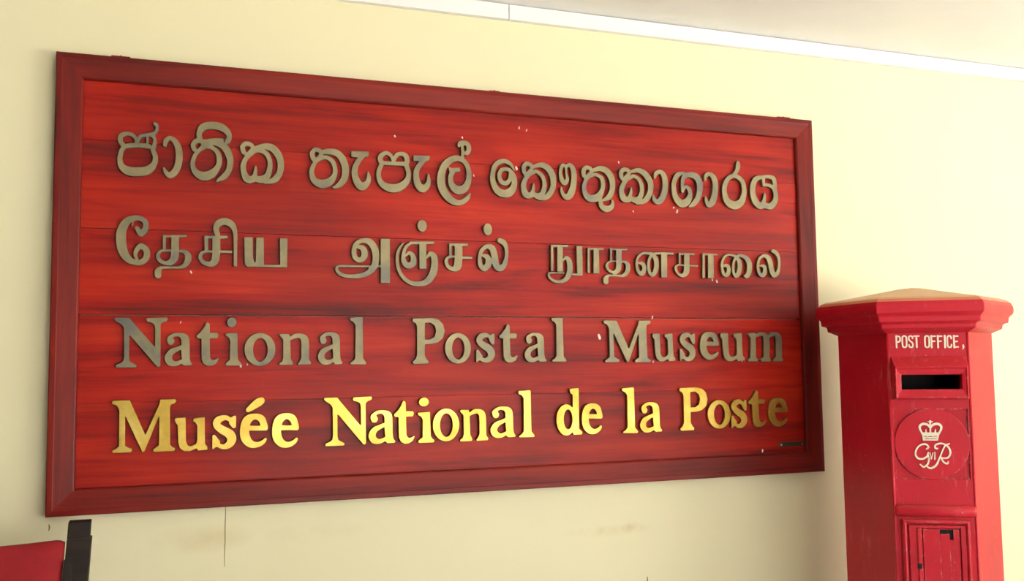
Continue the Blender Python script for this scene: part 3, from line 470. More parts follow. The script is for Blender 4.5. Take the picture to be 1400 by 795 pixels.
LATIN = {
 'N': [('p',[(-70.5,66.5),(-32.6,66.7),(36.7,-13),(35.8,41.8),(33.5,48.8),(24.9,53.6),(15,55.2),(12.1,61.4),(14.9,66.2),(67.7,67.9),(70.7,63.9),(67.9,57.4),(58.8,54.5),(51.8,49.7),(51.1,41.8),(52.1,-62.2),(49.4,-65.5),(43.7,-65.5),(-31.8,20.7),(-31.3,-41.9),(-28.6,-50.2),(-20.8,-54.5),(-11,-59.3),(-11.7,-66.2),(-66.1,-66.5),(-68.1,-60.9),(-64.9,-57.6),(-54,-54.2),(-47.2,-48.7),(-45.1,-39),(-46.5,38.8),(-53.1,48.5),(-64.2,54),(-71.5,60.4)])],
 'a': [('s',[(-26.2,24.7,20.4),(-29.7,33.2,13),(-17.1,42.5,10.2),(-1.6,42.5,11.9),(10.7,34.5,21.5),(13.2,20.3,23.2),(13.6,-8,23.2),(14.9,-26.4,21.5)]),('p',[(3.2,-36.2),(7.8,-24.9),(25.7,-22.3),(27.8,-30.8),(33.6,-37.9),(29.9,-41.8),(9.5,-42.5)]),('s',[(10.2,12.4,10.2),(-6.7,4.8,12.4),(-24.9,-4.4,17),(-32.5,-19,20.4),(-27.3,-31.7,19.2),(-13.2,-36,14.1),(1.4,-31.1,11.3),(9.3,-25,8.5)])],
 't': [('p',[(-4.1,59.5),(1.6,59.5),(5.4,55.2),(5.6,31.5),(26.3,31.8),(29.8,26.6),(27.1,16),(5.8,16),(7,-34.9),(11.3,-41.2),(18.5,-42.1),(29.4,-36.5),(32,-39.4),(24.9,-52.2),(13,-58.3),(0.1,-59.3),(-11.4,-52.4),(-16.3,-40.4),(-17.6,15.2),(-29.2,16.1),(-31.6,23.2),(-19.5,33.7),(-9.7,46.6)])],
 'i': [('e',(-4.8,53.1,13.3,13.6)),('p',[(-21.8,21.4),(-17.5,23.1),(11.3,24.5),(12.9,-47.1),(17,-54.3),(22.8,-59.5),(20.8,-66.1),(-18,-66.3),(-21.5,-61.1),(-15.3,-54.6),(-9,-49.7),(-8.4,0.6),(-12.5,10.1),(-20.3,15)])],
 'o': [('e',(0,0,43.6,46.5)),('-e',(0.9,-0.6,20.3,32.6))],
 'n': [('p',[(-45.6,40.8),(-41.2,44.6),(-16.4,44),(-13.4,36.4),(-11.6,-26.8),(-6.6,-34.8),(-4.8,-40.1),(-7.1,-43.9),(-43.6,-44.1),(-45.7,-39.1),(-36.4,-33.9),(-33,-25.2),(-33.3,27.6),(-39.7,34.9)]),('s',[(-14.8,29,7.1),(-1.6,37,13.5),(13.1,38.7,14.1),(24.4,31.9,20.6),(28,18.6,22.4),(28.2,-25.7,22.4)]),('p',[(6.1,-39.6),(11.9,-35),(16.9,-25.6),(39.4,-25.8),(40.6,-31.1),(46.6,-37.7),(44.5,-43.8),(8.1,-44)])],
 'l': [('p',[(-23,63.9),(-20.6,66.6),(10.2,68.9),(13.2,66.2),(14,-51.6),(20,-59.2),(23.7,-64.6),(20.6,-68.8),(-20.6,-68.4),(-23.6,-64.1),(-13.1,-57.3),(-8.6,-49.9),(-8,44.9),(-13.1,53.4),(-22.1,57.8)])],
 'P': [('p',[(-47.6,63.5),(-43.9,67.2),(11.6,68.3),(30.2,63.9),(43.3,50.9),(48.8,30.3),(43,7.9),(27.9,-5.1),(9.2,-9.5),(-10.4,-9.8),(-11.4,-42),(-5.9,-53.1),(0.7,-59.5),(-1.1,-66.8),(-44.6,-67.5),(-48.2,-60.8),(-39,-52.8),(-34.2,-41.8),(-33.8,41.3),(-37.4,52.4),(-45.8,56.8)]),('-p',[(-10.1,53.3),(5.9,54.5),(18.2,45.9),(22.5,30.3),(17.9,13.5),(5.6,5.7),(-10.3,5)])],
 's': [('p',[(15,39),(22.7,44),(28.4,42.8),(28,11.2),(20.4,9.4),(11,22.7)]),('s',[(20.6,25,7.6),(4.4,38.6,13.6),(-13.4,33.4,18.9),(-17.4,20.1,18.2),(-4.3,6.8,21.2),(12.6,-4.6,23.5),(18.2,-19.8,22),(10.4,-34.1,18.2),(-4.7,-37.4,12.9),(-19,-27.1,9.8)]),('p',[(-27.8,-6.3),(-21.4,-4.4),(-8.4,-23.4),(-11.5,-37.7),(-19.8,-38.4),(-23.6,-43.6),(-28.1,-42.8)])],
 'M': [('p',[(-85.5,63.9),(-82.6,67.7),(-38.7,67.5),(3.3,-23.3),(39,55.2),(40.7,67.7),(82,67.9),(85.3,62),(80.2,56.2),(70.4,53.7),(67.8,42.8),(70,-50.8),(75.9,-56.9),(83.9,-59.9),(81.2,-67.6),(25.3,-67.3),(23.3,-61.5),(32.9,-55.3),(39.5,-51.6),(39.4,26),(2.1,-65.7),(-3.7,-67.4),(-50.6,28.5),(-49.3,-48.4),(-40.4,-53.7),(-30,-57.9),(-32.5,-66.2),(-80.8,-66.2),(-83.2,-60.4),(-72.7,-55.1),(-65.2,-49.7),(-66.1,42.3),(-72.8,54),(-84.3,58.2)])],
 'u': [('p',[(-44.5,40.6),(-40.6,43.6),(-15.3,44.4),(-13.6,-19.1),(-8.4,-29.5),(1.4,-31.4),(13.1,-26),(16.1,-16.3),(15.6,23.1),(10.4,30.3),(3.7,33.7),(6.4,41.1),(35.9,44.2),(37.6,-26.9),(44.8,-35),(44.1,-42.9),(19.2,-44.6),(15.2,-37.8),(-2.4,-45),(-18,-44.3),(-29.8,-36.1),(-34.6,-22.2),(-36.5,24.7),(-43.6,32.7)])],
 'e': [('p',[(-20.5,14.9),(31.7,13.2),(32.6,3.9),(28.6,-1.2),(-20.4,0.5)]),('s',[(22.5,11.1,18.5),(13.4,32.3,20.9),(-4.7,39.3,17.7),(-24.6,29.9,24.9),(-32.4,4.1,25.7),(-29,-20,26.5),(-16.1,-35.7,21.7),(1.9,-39.2,16.1),(17.9,-32.9,12.8),(24.7,-25.2,9.6)])],
 'acute': [('s',[(-17,-11.2,13.7),(-5,-2.7,18.5),(9,7,22.6),(17.1,11.3,18.5)])],
 'd': [('p',[(0.7,67.7),(3.9,70.7),(29,72.4),(28.3,-52.9),(33,-57.8),(38.8,-63.6),(35.9,-71),(10.8,-71),(7.8,-63.1),(9.8,50.9),(2.7,57.3)]),('e',(-10.2,-24.5,29.9,48)),('-e',(-4.9,-23.1,12.8,29.6))],
 'm': [('p',[(-58.9,42.5),(-54.9,46.5),(-34.3,48.4),(-31.6,42.5),(-33.1,-33.7),(-25.9,-40.2),(-27.1,-48),(-60.3,-47.6),(-61.6,-41.7),(-52.6,-35),(-49.1,30.2)]),('s',[(-34.8,35.1,7.9),(-20.8,42.5,12.8),(-6,42.5,12.8),(3.5,30.1,19.7),(3.6,-11.9,19.7),(2.9,-31.6,19.7)]),('p',[(-18.6,-41.2),(-7.5,-34),(13.2,-34.2),(16.9,-41.6),(14.7,-48.5),(-16.4,-48.1)]),('s',[(8.5,32.6,7.9),(21.2,41.5,12.8),(36.2,42.5,13.8),(45.7,30.1,20.7),(45.3,-12.2,20.7),(44.6,-32,20.7)]),('p',[(22.9,-41.7),(34,-34.4),(55.5,-34.6),(59.7,-42.1),(56.5,-49),(25.6,-48.6)])],
}
# (letter, left, right, bottom, top) on the board, millimetres
ENGLISH_ROW = [
 ('N',155.7,289.2,380.6,515.4),
 ('a',282.2,354.1,382.6,474.2),
 ('t',363.4,423,382.3,502.1),
 ('i',440.1,482.4,382.8,516),
 ('o',490.5,575.2,380.5,473.5),
 ('n',584.1,675.4,383.1,472.3),
 ('a',693.1,764,382,475.9),
 ('l',785.1,832.8,382,519.5),
 ('P',969.4,1069.3,381.6,517.7),
 ('o',1069.1,1150.8,381.5,473.1),
 ('s',1166.6,1227.8,383.2,474.4),
 ('t',1240.5,1301.1,382.7,499.9),
 ('a',1323.3,1396.3,382.9,474.5),
 ('l',1414.2,1463.6,383.7,522.4),
 ('M',1593,1762.1,379.2,513.7),
 ('u',1766.9,1849.1,381.2,472.6),
 ('s',1866.5,1925.7,380.6,475),
 ('e',1942.3,2015.9,385.1,477.4),
 ('u',2020.3,2114,379.1,473.6),
 ('m',2125.5,2267.1,376.4,476.6),
]
FRENCH_ROW = [
 ('M',153.2,314.1,155.5,294.7),
 ('u',310.6,396.1,153.6,244.6),
 ('s',407.5,471.8,154.7,248.8),
 ('e',479.9,556.5,155.1,250.6),
 ('e',566.4,641.5,152.1,249.4),
 ('N',710.6,849.6,151.8,290.6),
 ('a',838.3,918.3,152.3,250.1),
 ('t',913.1,975.4,149.7,274.2),
 ('i',984.3,1035.4,150.6,283.5),
 ('o',1029.9,1112.4,152.5,249.6),
 ('n',1113.4,1203.6,150.3,246),
 ('a',1209.5,1292,155.8,251.2),
 ('l',1301,1353.2,154.7,298.6),
 ('d',1425.5,1513.9,155.3,301.9),
 ('e',1511.2,1584,155.9,253.6),
 ('l',1653.3,1708.4,154.7,300.1),
 ('a',1714.8,1794.8,154.4,252),
 ('P',1860.3,1966.1,156.2,295.7),
 ('o',1964.4,2052.5,158.4,252.4),
 ('s',2053.7,2116.1,157.3,253),
 ('t',2121.3,2190.4,158.5,280.1),
 ('e',2201,2277.8,157.7,254.3),
]
ACUTE_BOX = ('acute',495.7,546.9,253.3,294.4)
# royal cipher on the pillar box, millimetres from the disc centre line (x) and eye height (z)
CIPHER = [
 ('crown', [('s',[(-24.2,-214.6,6),(-31.5,-199.4,6),(-32.1,-189.2,6.7),(-22.8,-182.4,7.5),(-10.4,-185,6.7),(-3.9,-193,5.2)]),('s',[(17,-214.5,6),(25.8,-199.4,6),(27,-189.2,6.7),(18.4,-182.4,7.5),(5,-185,6.7),(-2.5,-193,5.2)]),('s',[(-2.9,-186.2,4.5),(-3.9,-208.9,4.5)]),('s',[(-2.7,-173.7,5.2),(-3.1,-183.1,5.2)]),('s',[(-8.2,-175.9,3.4),(2.6,-175.9,3.4)]),('s',[(-16.1,-208.9,6),(-15.6,-198.3,2.2)]),('s',[(10.4,-208.9,6),(10.9,-198.3,2.2)]),('p',[(-27.5,-207.4),(21.9,-207.3),(16.6,-231.5),(-24.9,-231.6)]),('-s',[(-21.5,-218.7,1.9),(-13.7,-219.5,1.9)]),('-s',[(-9.4,-219.5,1.9),(0.7,-219.5,1.9)]),('-s',[(5,-219.5,1.9),(13.6,-218.7,1.9)]),('-s',[(-19.3,-226.3,1.5),(11.1,-226.2,1.5)])]),
 ('g', [('s',[(-15.9,-255.8,4.9),(-10.3,-250.5,4.9),(-17.5,-242.2,4.9),(-32.7,-244.5,4.9),(-44.7,-257.4,4.9),(-47.6,-273.3,5.2),(-39.7,-283.9,5.6),(-26.5,-284.5,5.2),(-15.4,-276.9,4.5),(-11.4,-266.3,3.4)]),('s',[(-13.7,-270.9,4.1),(-11.4,-284.4,4.9),(-15,-300.3,4.9),(-26.8,-308.7,4.9),(-35.8,-301.2,3.4)])]),
 ('v', [('s',[(-7.1,-267.4,2.6),(-4,-285.1,2.6)]),('s',[(-4,-285.1,2.6),(0.7,-267.4,2.6)])]),
 ('i', [('s',[(6.2,-265.5,3),(5.3,-286.2,3)])]),
 ('r', [('s',[(14.1,-254.9,4.5),(7.8,-252.7,4.9),(9.6,-243.6,4.9),(26.6,-239.8,4.9),(42.2,-248,5.2),(49.3,-264.5,5.6),(42.9,-280.3,4.9),(28.2,-282.7,4.1),(21.3,-278.6,3.7)]),('s',[(36.7,-243.5,3.7),(27.4,-261.6,4.1),(17.8,-284.3,4.9),(7.7,-303.9,5.6),(-7.7,-312.3,5.6),(-19.5,-304.9,3.7)]),('s',[(22.9,-281.2,4.1),(29.5,-294,4.9),(39.3,-298.4,4.9),(42.7,-292.4,3)]),('s',[(47.5,-240.5,3.4),(38.1,-244.3,3.4)])]),
]


def smooth_line(pts, sub=6):
    p = np.array(pts, float)
    if len(p) < 3:
        return p
    closed = np.allclose(p[0, :2], p[-1, :2])
    if closed:
        q = np.vstack([p[-2], p, p[1]])
    else:
        q = np.vstack([2 * p[0] - p[1], p, 2 * p[-1] - p[-2]])
    out = []
    for i in range(1, len(q) - 2):
        a, b, c, d = q[i - 1], q[i], q[i + 1], q[i + 2]
        for t in np.linspace(0, 1, sub, endpoint=False):
            out.append(0.5 * (2 * b + (c - a) * t + (2 * a - 5 * b + 4 * c - d) * t * t + (3 * b - a - 3 * c + d) * t ** 3))
    out.append(q[-2])
    return np.array(out)


def seg_dist(X, Y, a, b):
    dx, dy = b[0] - a[0], b[1] - a[1]
    L = dx * dx + dy * dy
    t = np.clip(((X - a[0]) * dx + (Y - a[1]) * dy) / L, 0, 1) if L > 1e-9 else np.zeros_like(X)
    return np.hypot(X - a[0] - t * dx, Y - a[1] - t * dy), t


def prim_field(kind, data, X, Y):
    if kind == 's':
        d = np.full_like(X, 1e9)
        q = smooth_line(data)
        for a, b in zip(q[:-1], q[1:]):
            e, t = seg_dist(X, Y, a, b)
            d = np.minimum(d, e - (a[2] + t * (b[2] - a[2])) / 2)
        return d
    if kind == 'e':
        cx, cy, rx, ry = data
        k = np.hypot((X - cx) / rx, (Y - cy) / ry)
        return (k - 1) * min(rx, ry)
    p = np.array(data, float)
    d = np.full_like(X, 1e9)
    ins = np.zeros(X.shape, bool)
    for a, b in zip(p, np.roll(p, -1, 0)):
        d = np.minimum(d, seg_dist(X, Y, a, b)[0])
        c = ((a[1] > Y) != (b[1] > Y))
        if abs(b[1] - a[1]) > 1e-9:
            ins ^= c & (X < (b[0] - a[0]) * (Y - a[1]) / (b[1] - a[1]) + a[0])
    return np.where(ins, -d, d)


def simplify(p, tol):
    keep = np.zeros(len(p), bool)
    keep[0] = keep[-1] = True
    st = [(0, len(p) - 1)]
    while st:
        i, j = st.pop()
        if j - i < 2:
            continue
        a, b = p[i], p[j]
        ab = b - a
        L = np.hypot(*ab)
        r = p[i + 1:j] - a
        d = np.abs(ab[0] * r[:, 1] - ab[1] * r[:, 0]) / L if L > 1e-9 else np.hypot(r[:, 0], r[:, 1])
        k = int(d.argmax())
        if d[k] > tol:
            k += i + 1
            keep[k] = True
            st += [(i, k), (k, j)]
    return p[keep]


def contours(prims, step=1.0, tol=0.12, rounding=0.0):
    lo, hi = np.array([1e9, 1e9]), np.array([-1e9, -1e9])
    for k, d in prims:
        if k[-1] == 'e':
            pts = np.array([(d[0] - d[2], d[1] - d[3], 0), (d[0] + d[2], d[1] + d[3], 0)])
        else:
            pts = np.array([tuple(q) + ((0,) if len(q) == 2 else ()) for q in d], float)
        w = pts[:, 2:3] / 2 + 4 * step
        lo = np.minimum(lo, (pts[:, :2] - w).min(0))
        hi = np.maximum(hi, (pts[:, :2] + w).max(0))
    xs = np.arange(lo[0], hi[0] + step, step)
    ys = np.arange(lo[1], hi[1] + step, step)
    X, Y = np.meshgrid(xs, ys)
    F = np.full_like(X, 1e9)
    for k, d in prims:
        if k[0] != '-':
            F = np.minimum(F, prim_field(k, d, X, Y))
    for k, d in prims:
        if k[0] == '-':
            F = np.maximum(F, -prim_field(k[1:], d, X, Y))
    for _ in range(int(rounding)):          # soften sharp corners a little, as in cast letters
        G = np.pad(F, 1, mode='edge')
        F = (G[1:-1, 1:-1] * 4 + G[:-2, 1:-1] + G[2:, 1:-1] + G[1:-1, :-2] + G[1:-1, 2:]) / 8
    F[np.abs(F) < 1e-6] = 1e-6
    ins = F < 0
    code = ins[:-1, :-1] * 1 + ins[:-1, 1:] * 2 + ins[1:, 1:] * 4 + ins[1:, :-1] * 8
    pt, nxt = {}, {}

    def ep(e):
        if e not in pt:
            t, r, c = e
            r2, c2 = (r, c + 1) if t == 0 else (r + 1, c)
            a, b = F[r, c], F[r2, c2]
            s = a / (a - b)
            pt[e] = (X[r, c] + s * (X[r2, c2] - X[r, c]), Y[r, c] + s * (Y[r2, c2] - Y[r, c]))
        return e
    for r, c in np.argwhere((code > 0) & (code < 15)):
        r, c = int(r), int(c)
        B, R, U, L = (0, r, c), (1, r, c + 1), (0, r + 1, c), (1, r, c)
        segs = {1: [(L, B)], 2: [(B, R)], 3: [(L, R)], 4: [(R, U)], 5: [(L, B), (R, U)], 6: [(B, U)], 7: [(L, U)], 8: [(U, L)], 9: [(U, B)],
                10: [(B, R), (U, L)], 11: [(U, R)], 12: [(R, L)], 13: [(R, B)], 14: [(B, L)]}[int(code[r, c])]
        for a, b in segs:
            nxt[ep(a)] = ep(b)
    out = []
    while nxt:
        s, e = nxt.popitem()
        line = [pt[s], pt[e]]
        while e != s and e in nxt:
            e = nxt.pop(e)
            line.append(pt[e])
        p = np.array(line)
        if len(p) > 8:
            h = len(p) // 2
            q = np.vstack([simplify(p[:h + 1], tol)[:-1], simplify(p[h:], tol)[:-1]])
            ar = 0.5 * abs(np.dot(q[:, 0], np.roll(q[:, 1], 1)) - np.dot(q[:, 1], np.roll(q[:, 0], 1)))
            if ar > 6 * step * step:
                out.append(q)
    return out


def solid(name, cs, thick, bevel, mat, parent, loc):
    """cs: contours in metres, x right / y up on the surface; front of the solid at +thick out of the surface"""
    cu = bpy.data.curves.new(name, 'CURVE')
    cu.dimensions = '2D'
    cu.fill_mode = 'BOTH'
    cu.extrude = thick / 2 - bevel
    cu.bevel_depth = bevel
    cu.bevel_resolution = 1
    cu.offset = -bevel
    for q in cs:
        sp = cu.splines.new('POLY')
        sp.points.add(len(q) - 1)
        for i, (x, y) in enumerate(q):
            sp.points[i].co = (x, y, 0, 1)
        sp.use_cyclic_u = True
    tmp = bpy.data.objects.new(name, cu)
    me = bpy.data.meshes.new_from_object(tmp)
    bpy.data.objects.remove(tmp)
    me.name = name
    # lay the glyph on the vertical board: (x, y, z) -> (x, -z, y)
    me.transform(Matrix(((1, 0, 0, 0), (0, 0, -1, -thick / 2), (0, 1, 0, 0), (0, 0, 0, 1))))
    me.materials.clear()
    me.materials.append(mat)
    o = bpy.data.objects.new(name, me)
    o.location = loc
    o.parent = parent
    scene.collection.objects.link(o)
    return o


# ------------------------------------------------------------------ the sign
SW, SH = 2.418, 1.222
SX0, SZ0 = -0.2348, EYE - 0.3680
sign = empty('wooden_sign', (SX0 + SW / 2, WALL, SZ0))
tag(sign, 'large framed red mahogany sign with metal lettering in four rows on cream wall', 'sign')
PANEL = 0.022          # panel face stands this far off the wall
LETTER = 0.012         # thickness of the cast letters
FB = 0.068             # frame width


def board(u, v, depth=PANEL):      # board millimetres -> sign space
    return (u / 1000 - SW / 2, -depth, v / 1000)


seams = [0.064, 0.287, 0.5225, 0.754, 0.994, SH - 0.062]
gaps = [0.0, 0.0001, 0.0013, 0.0005, 0.0004, 0.0]
for i in range(5):
    o = MB().box(-SW / 2 + FB - 0.004, -PANEL, seams[i] + gaps[i], SW / 2 - FB + 0.004, -0.004, seams[i + 1] - gaps[i + 1]).build('plank', M['plank'], sign)
    add_bevel(o, 0.0005, 2)

prof = [(0.0, 0.0), (0.0, 0.037), (0.003, 0.040), (0.0145, 0.040), (0.017, 0.0390), (0.062, 0.0345), (0.0655, 0.0325), (FB, 0.0290), (FB, 0.0)]
for side in range(4):
    L = []
    for e in (0, 1):
        loop = []
        for a, h in prof:
            P4 = [(a, a), (SW - a, a), (SW - a, SH - a), (a, SH - a)]
            u, v = P4[(side + e) % 4]
            loop.append((u - SW / 2, -h, v))
        L.append(loop)
    mb = MB().loft(L)
    # tiny joint at the mitres
    o = mb.build('frame_rail' if side % 2 == 0 else 'frame_stile', M['frame' if side % 2 == 0 else 'frame_upright'], sign)

for (a, b, hgt) in ((135, 183, 3.2), (1219, 1252, 2.2), (2276, 2327, 3.4)):
    mb = MB().box(a / 1000 - SW / 2, -0.037, SH - 0.001, b / 1000 - SW / 2, -0.012, SH + hgt / 1000)
    mb.box((a + b) / 2000 - SW / 2 - 0.002, -0.036, SH, (a + b) / 2000 - SW / 2 + 0.002, -0.03, SH + hgt / 1000 + 0.002)
    mb.build('hanging_tab', M['frame'], sign, 0.0006)

plq = MB().box(2.246 - SW / 2, -PANEL - 0.0025, 0.0885, 2.349 - SW / 2, -PANEL, 0.1045).build('maker_plate', M['plaque'], sign, 0.001)
for u in (2.254, 2.339):
    mb = MB()
    ring = [[(u - SW / 2 + r * math.cos(k * math.pi / 6), -PANEL - 0.0025 - h, 0.0955 + r * math.sin(k * math.pi / 6)) for k in range(12)] for r, h in ((0.0034, 0), (0.003, 0.0008), (0.0015, 0.0014))]
    mb.loft(ring).build('screw', M['steel'], plq, smooth=True)

DOTTED = {'i', 'ta_nja', 'ta_il'}


def split_dot(name, cs):
    if name not in DOTTED:
        return cs, []
    k = max(range(len(cs)), key=lambda i: cs[i][:, 1].min())
    return [c for i, c in enumerate(cs) if i != k], [cs[k]]


def put_letter(name, cs, u, v, mat, label):
    body, dot = split_dot(name, cs)
    base = board(u, v)
    o = solid('letter', [c / 1000 for c in body], LETTER, 0.0009, mat, sign, base)
    o['label'] = label
    if dot:
        solid('dot', [c / 1000 for c in dot], LETTER, 0.0009, mat, o, (0, 0, 0))
    return o


for nm, cu_, cv_, k, prims in SINHALA_AND_TAMIL:
    cs = [c * np.array([k, 1.0]) for c in contours(prims, 1.0, 0.12, 1)]
    put_letter(nm, cs, cu_, cv_, M['bronze'], 'tarnished bronze %s letter' % ('Sinhala' if nm.startswith('si') else 'Tamil'))

FONT = {}
for ch, prims in LATIN.items():
    cs = contours(prims, 1.0, 0.12, 3)
    al = np.vstack(cs)
    lo, hi = al.min(0), al.max(0)
    FONT[ch] = [(c - lo) / (hi - lo) for c in cs]


def fitted(ch, l, r, b, t):
    return [(c - 0.5) * np.array([r - l, t - b]) for c in FONT[ch]], (l + r) / 2, (b + t) / 2


for i, (ch, l, r, b, t) in enumerate(ENGLISH_ROW):
    cs, u, v = fitted(ch, l, r, b, t)
    put_letter(ch, cs, u, v, M['bronze'], 'tarnished bronze letter ' + ch)
for i, (ch, l, r, b, t) in enumerate(FRENCH_ROW):
    cs, u, v = fitted(ch, l, r, b, t)
    o = put_letter(ch, cs, u, v, M['brass'], 'polished brass letter ' + ch)
    if i == 3:
        cs, u2, v2 = fitted(*ACUTE_BOX)
        a = solid('accent', [c / 1000 for c in cs], LETTER, 0.0009, M['brass'], o, ((u2 - u) / 1000, 0, (v2 - v) / 1000))

# flecks of white paint left on the board
fleck_me = None
for (u, v, s) in ((922, 1062, 3.5), (1133, 1073, 3), (1140, 1062, 2.2), (1151, 975, 3.2), (1169, 957, 2.4), (1309, 988, 5), (1714, 870, 3), (1864, 889, 3.2), (1877, 877, 4.2), (1583, 462, 6), (1775, 381, 3.4),
                  (1775, 525, 3.6), (348, 641, 2.8), (2180, 78, 4), (2004, 651, 3), (2021, 647, 4.2), (323, 503, 2.2), (482, 383, 4), (1320, 1117, 3), (1345, 1111, 2.6), (1665, 1029, 3), (500, 386, 2.4), (2110, 381, 3.6)):
    if fleck_me is None:
        mb = MB()
        mb.loft([[(r * math.cos(k * math.pi / 4) * (1 + 0.3 * math.sin(3 * k)), -h, r * math.sin(k * math.pi / 4)) for k in range(8)] for r, h in ((1, 0), (0.85, 0.35), (0.4, 0.55))])
        fleck_me = mb.mesh('paint_fleck', M['fleck'])
    o = bpy.data.objects.new('paint_fleck', fleck_me)
    o.parent = sign
    o.location = board(u, v)
    o.scale = (s / 1000 * 0.8, 0.002, s / 1000 * random.uniform(0.9, 1.9))
    o.rotation_euler = (0, random.uniform(-0.5, 0.5), 0)
    scene.collection.objects.link(o)

# ------------------------------------------------------------------ the pillar box
BR = 0.23                                  # circumradius of the hexagonal shaft
AP = BR * math.sqrt(3) / 2                 # apothem
box = empty('pillar_box', (2.2893, 2.4751, 0), math.radians(-32.215))
tag(box, 'red hexagonal cast iron pillar post box with dusty cap beside the sign', 'post box')


def hexa(R, z):
    return [(R * math.cos(math.radians(60 * k)), R * math.sin(math.radians(60 * k)), z) for k in range(6)]


TOP = EYE + 0.100
mb = MB()
ri = BR - 0.012
for k in range(6):
    if k == 4:
        continue                            # the front is a panel of its own
    a0, a1 = math.radians(60 * k), math.radians(60 * (k + 1))
    q = [(BR * math.cos(a0), BR * math.sin(a0)), (BR * math.cos(a1), BR * math.sin(a1)), (ri * math.cos(a1), ri * math.sin(a1)), (ri * math.cos(a0), ri * math.sin(a0))]
    mb.loft([[(x, y, 0.12) for x, y in q], [(x, y, TOP) for x, y in q]])
shaft = mb.build('shaft', M['red'], box)
# worn rounded arrises at the front corners
for s in (-1, 1):
    x, y = s * BR / 2, -AP
    ring = []
    for z in (0.12, TOP):
        ring.append([(x - s * 0.003 + 0.0045 * math.cos(t * math.pi / 5), y + 0.0022 + 0.0045 * math.sin(t * math.pi / 5), z) for t in range(10)])
    MB().loft(ring).build('corner_bead', M['red'], box, smooth=True)

FZ = EYE                                    # face heights below are relative to eye height
FP = MB()
pt = 0.010                                  # front plate thickness
y0, y1 = -AP, -AP + pt


def fb(u0, u1, z0, z1, o0=0.0, o1=None, m=FP):
    m.box(u0 / 1000, -AP - o0 / 1000, FZ + z0 / 1000, u1 / 1000, (-AP + pt) if o1 is None else (-AP - o1 / 1000), FZ + z1 / 1000)


SLOT = (-80, 86.5, -80, -37)
SQ = (-103, 103, -345.5, -138.5)
fb(-115, 115, SLOT[3], 100)
fb(-115, SLOT[0], SLOT[2], SLOT[3])
fb(SLOT[1], 115, SLOT[2], SLOT[3])
fb(-115, 115, SQ[3], SLOT[2])
fb(-115, SQ[0], SQ[2], SQ[3])
fb(SQ[1], 115, SQ[2], SQ[3])
fb(-115, 115, -1300, SQ[2])
fb(SQ[0] - 2, SQ[1] + 2, SQ[2] - 2, SQ[3] + 2, -6.5, -9.5)
front = FP.build('front_panel', M['red'], box)

# slanted spandrel disc carrying the cipher
dz = -242
ring = []
for r, off in ((104.5, -7.5), (104.5, 0.2), (102.5, 1.2)):
    ring.append([(r / 1000 * math.cos(k * math.pi / 36), -AP - off / 1000, FZ + dz / 1000 + r / 1000 * math.sin(k * math.pi / 36)) for k in range(72)])
disc = MB().loft(ring).build('cipher_disc', M['red'], box)

# letter slot casting
def rect3(u0, u1, z0, z1, off):
    return [(u0 / 1000, -AP - off / 1000, FZ + z0 / 1000), (u1 / 1000, -AP - off / 1000, FZ + z0 / 1000), (u1 / 1000, -AP - off / 1000, FZ + z1 / 1000), (u0 / 1000, -AP - off / 1000, FZ + z1 / 1000)]


mb = MB().loft([rect3(-105, 106, -110, 16, 0), rect3(-105, 106, -110, 16, 3), rect3(-99, 104, -107, -11, 24), rect3(-96, 101, -104, -14, 26), rect3(-94, 99, -102, -22, 22),
                rect3(SLOT[0] - 2, SLOT[1] + 2, SLOT[2] - 2, SLOT[3] + 2, 20), rect3(SLOT[0], SLOT[1], SLOT[2], SLOT[3], 18), rect3(SLOT[0], SLOT[1], SLOT[2], SLOT[3], -10)], False, False)
mb.build('slot_surround', M['red'], box, 0.0015)
MB().box(-0.09, -AP + 0.10, FZ - 0.1, 0.095, -AP + 0.104, FZ - 0.02).build('slot_shade_sheet', M['iron_and_hole_black'], box)  # black sheet that paints the shade inside the slot

# roll moulding over the door
ring = []
for u, sc in ((-113, 0.35), (-110, 0.8), (-104, 1), (104, 1), (110, 0.8), (113, 0.35)):
    ring.append([(u / 1000, -AP - max(-0.002, sc * 0.015 * math.sin(t)) , FZ - 0.437 + sc * 0.0175 * math.cos(t)) for t in [math.pi * k / 10 - 0.0 for k in range(11)]])
MB().loft(ring).build('roll_moulding', M['red'], box, smooth=True)

# collection door
DB = -1180
door = MB()
fb(-76, 80, DB + 17, -478, 5, -2, door)
door_o = None
d2 = MB()
# stiles, rails around the sunk middle panel
fb(-76, -41, DB + 17, -478, 9, 0, d2)
fb(66, 80, DB + 17, -478, 9, 0, d2)
fb(-41, 66, -486, -478, 9, 0, d2)
fb(-41, 66, DB + 17, DB + 50, 9, 0, d2)
door_o = d2.build('door', M['red'], box, 0.0015)
fb(-37.5, 62.5, DB + 54, -489, 6.5, 0, door)
mb = MB()
fb(-37.5, 9, DB + 54, -489, 6.5, 0.2, mb)
fb(9, 36, DB + 54, -503, 6.5, 0.2, mb)
fb(36, 46.5, DB + 54, -519, 6.5, 0.2, mb)
fb(46.5, 62.5, DB + 54, -489, 6.5, 0.2, mb)
fb(9, 46.5, -489.5, -487.2, 6.5, 0.2, mb)
mb.build('door_panel', M['red'], door_o, 0.0008)
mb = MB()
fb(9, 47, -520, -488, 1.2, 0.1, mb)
mb.build('lock_hole_shade', M['iron_and_hole_black'], door_o)  # black sheet painting the dark of the lock opening
mb = MB()
ring = []
for z in (DB + 30, -486):
    ring.append([((-50 + 5 * math.cos(t * math.pi / 5)) / 1000, -AP - (9 + 4 * math.sin(t * math.pi / 5)) / 1000, FZ + z / 1000) for t in range(10)])
mb.loft(ring).build('hinge_rod', M['red'], door_o, smooth=True)
mb = MB()
fb(-56, -44, -603, -588, 15, 4, mb)
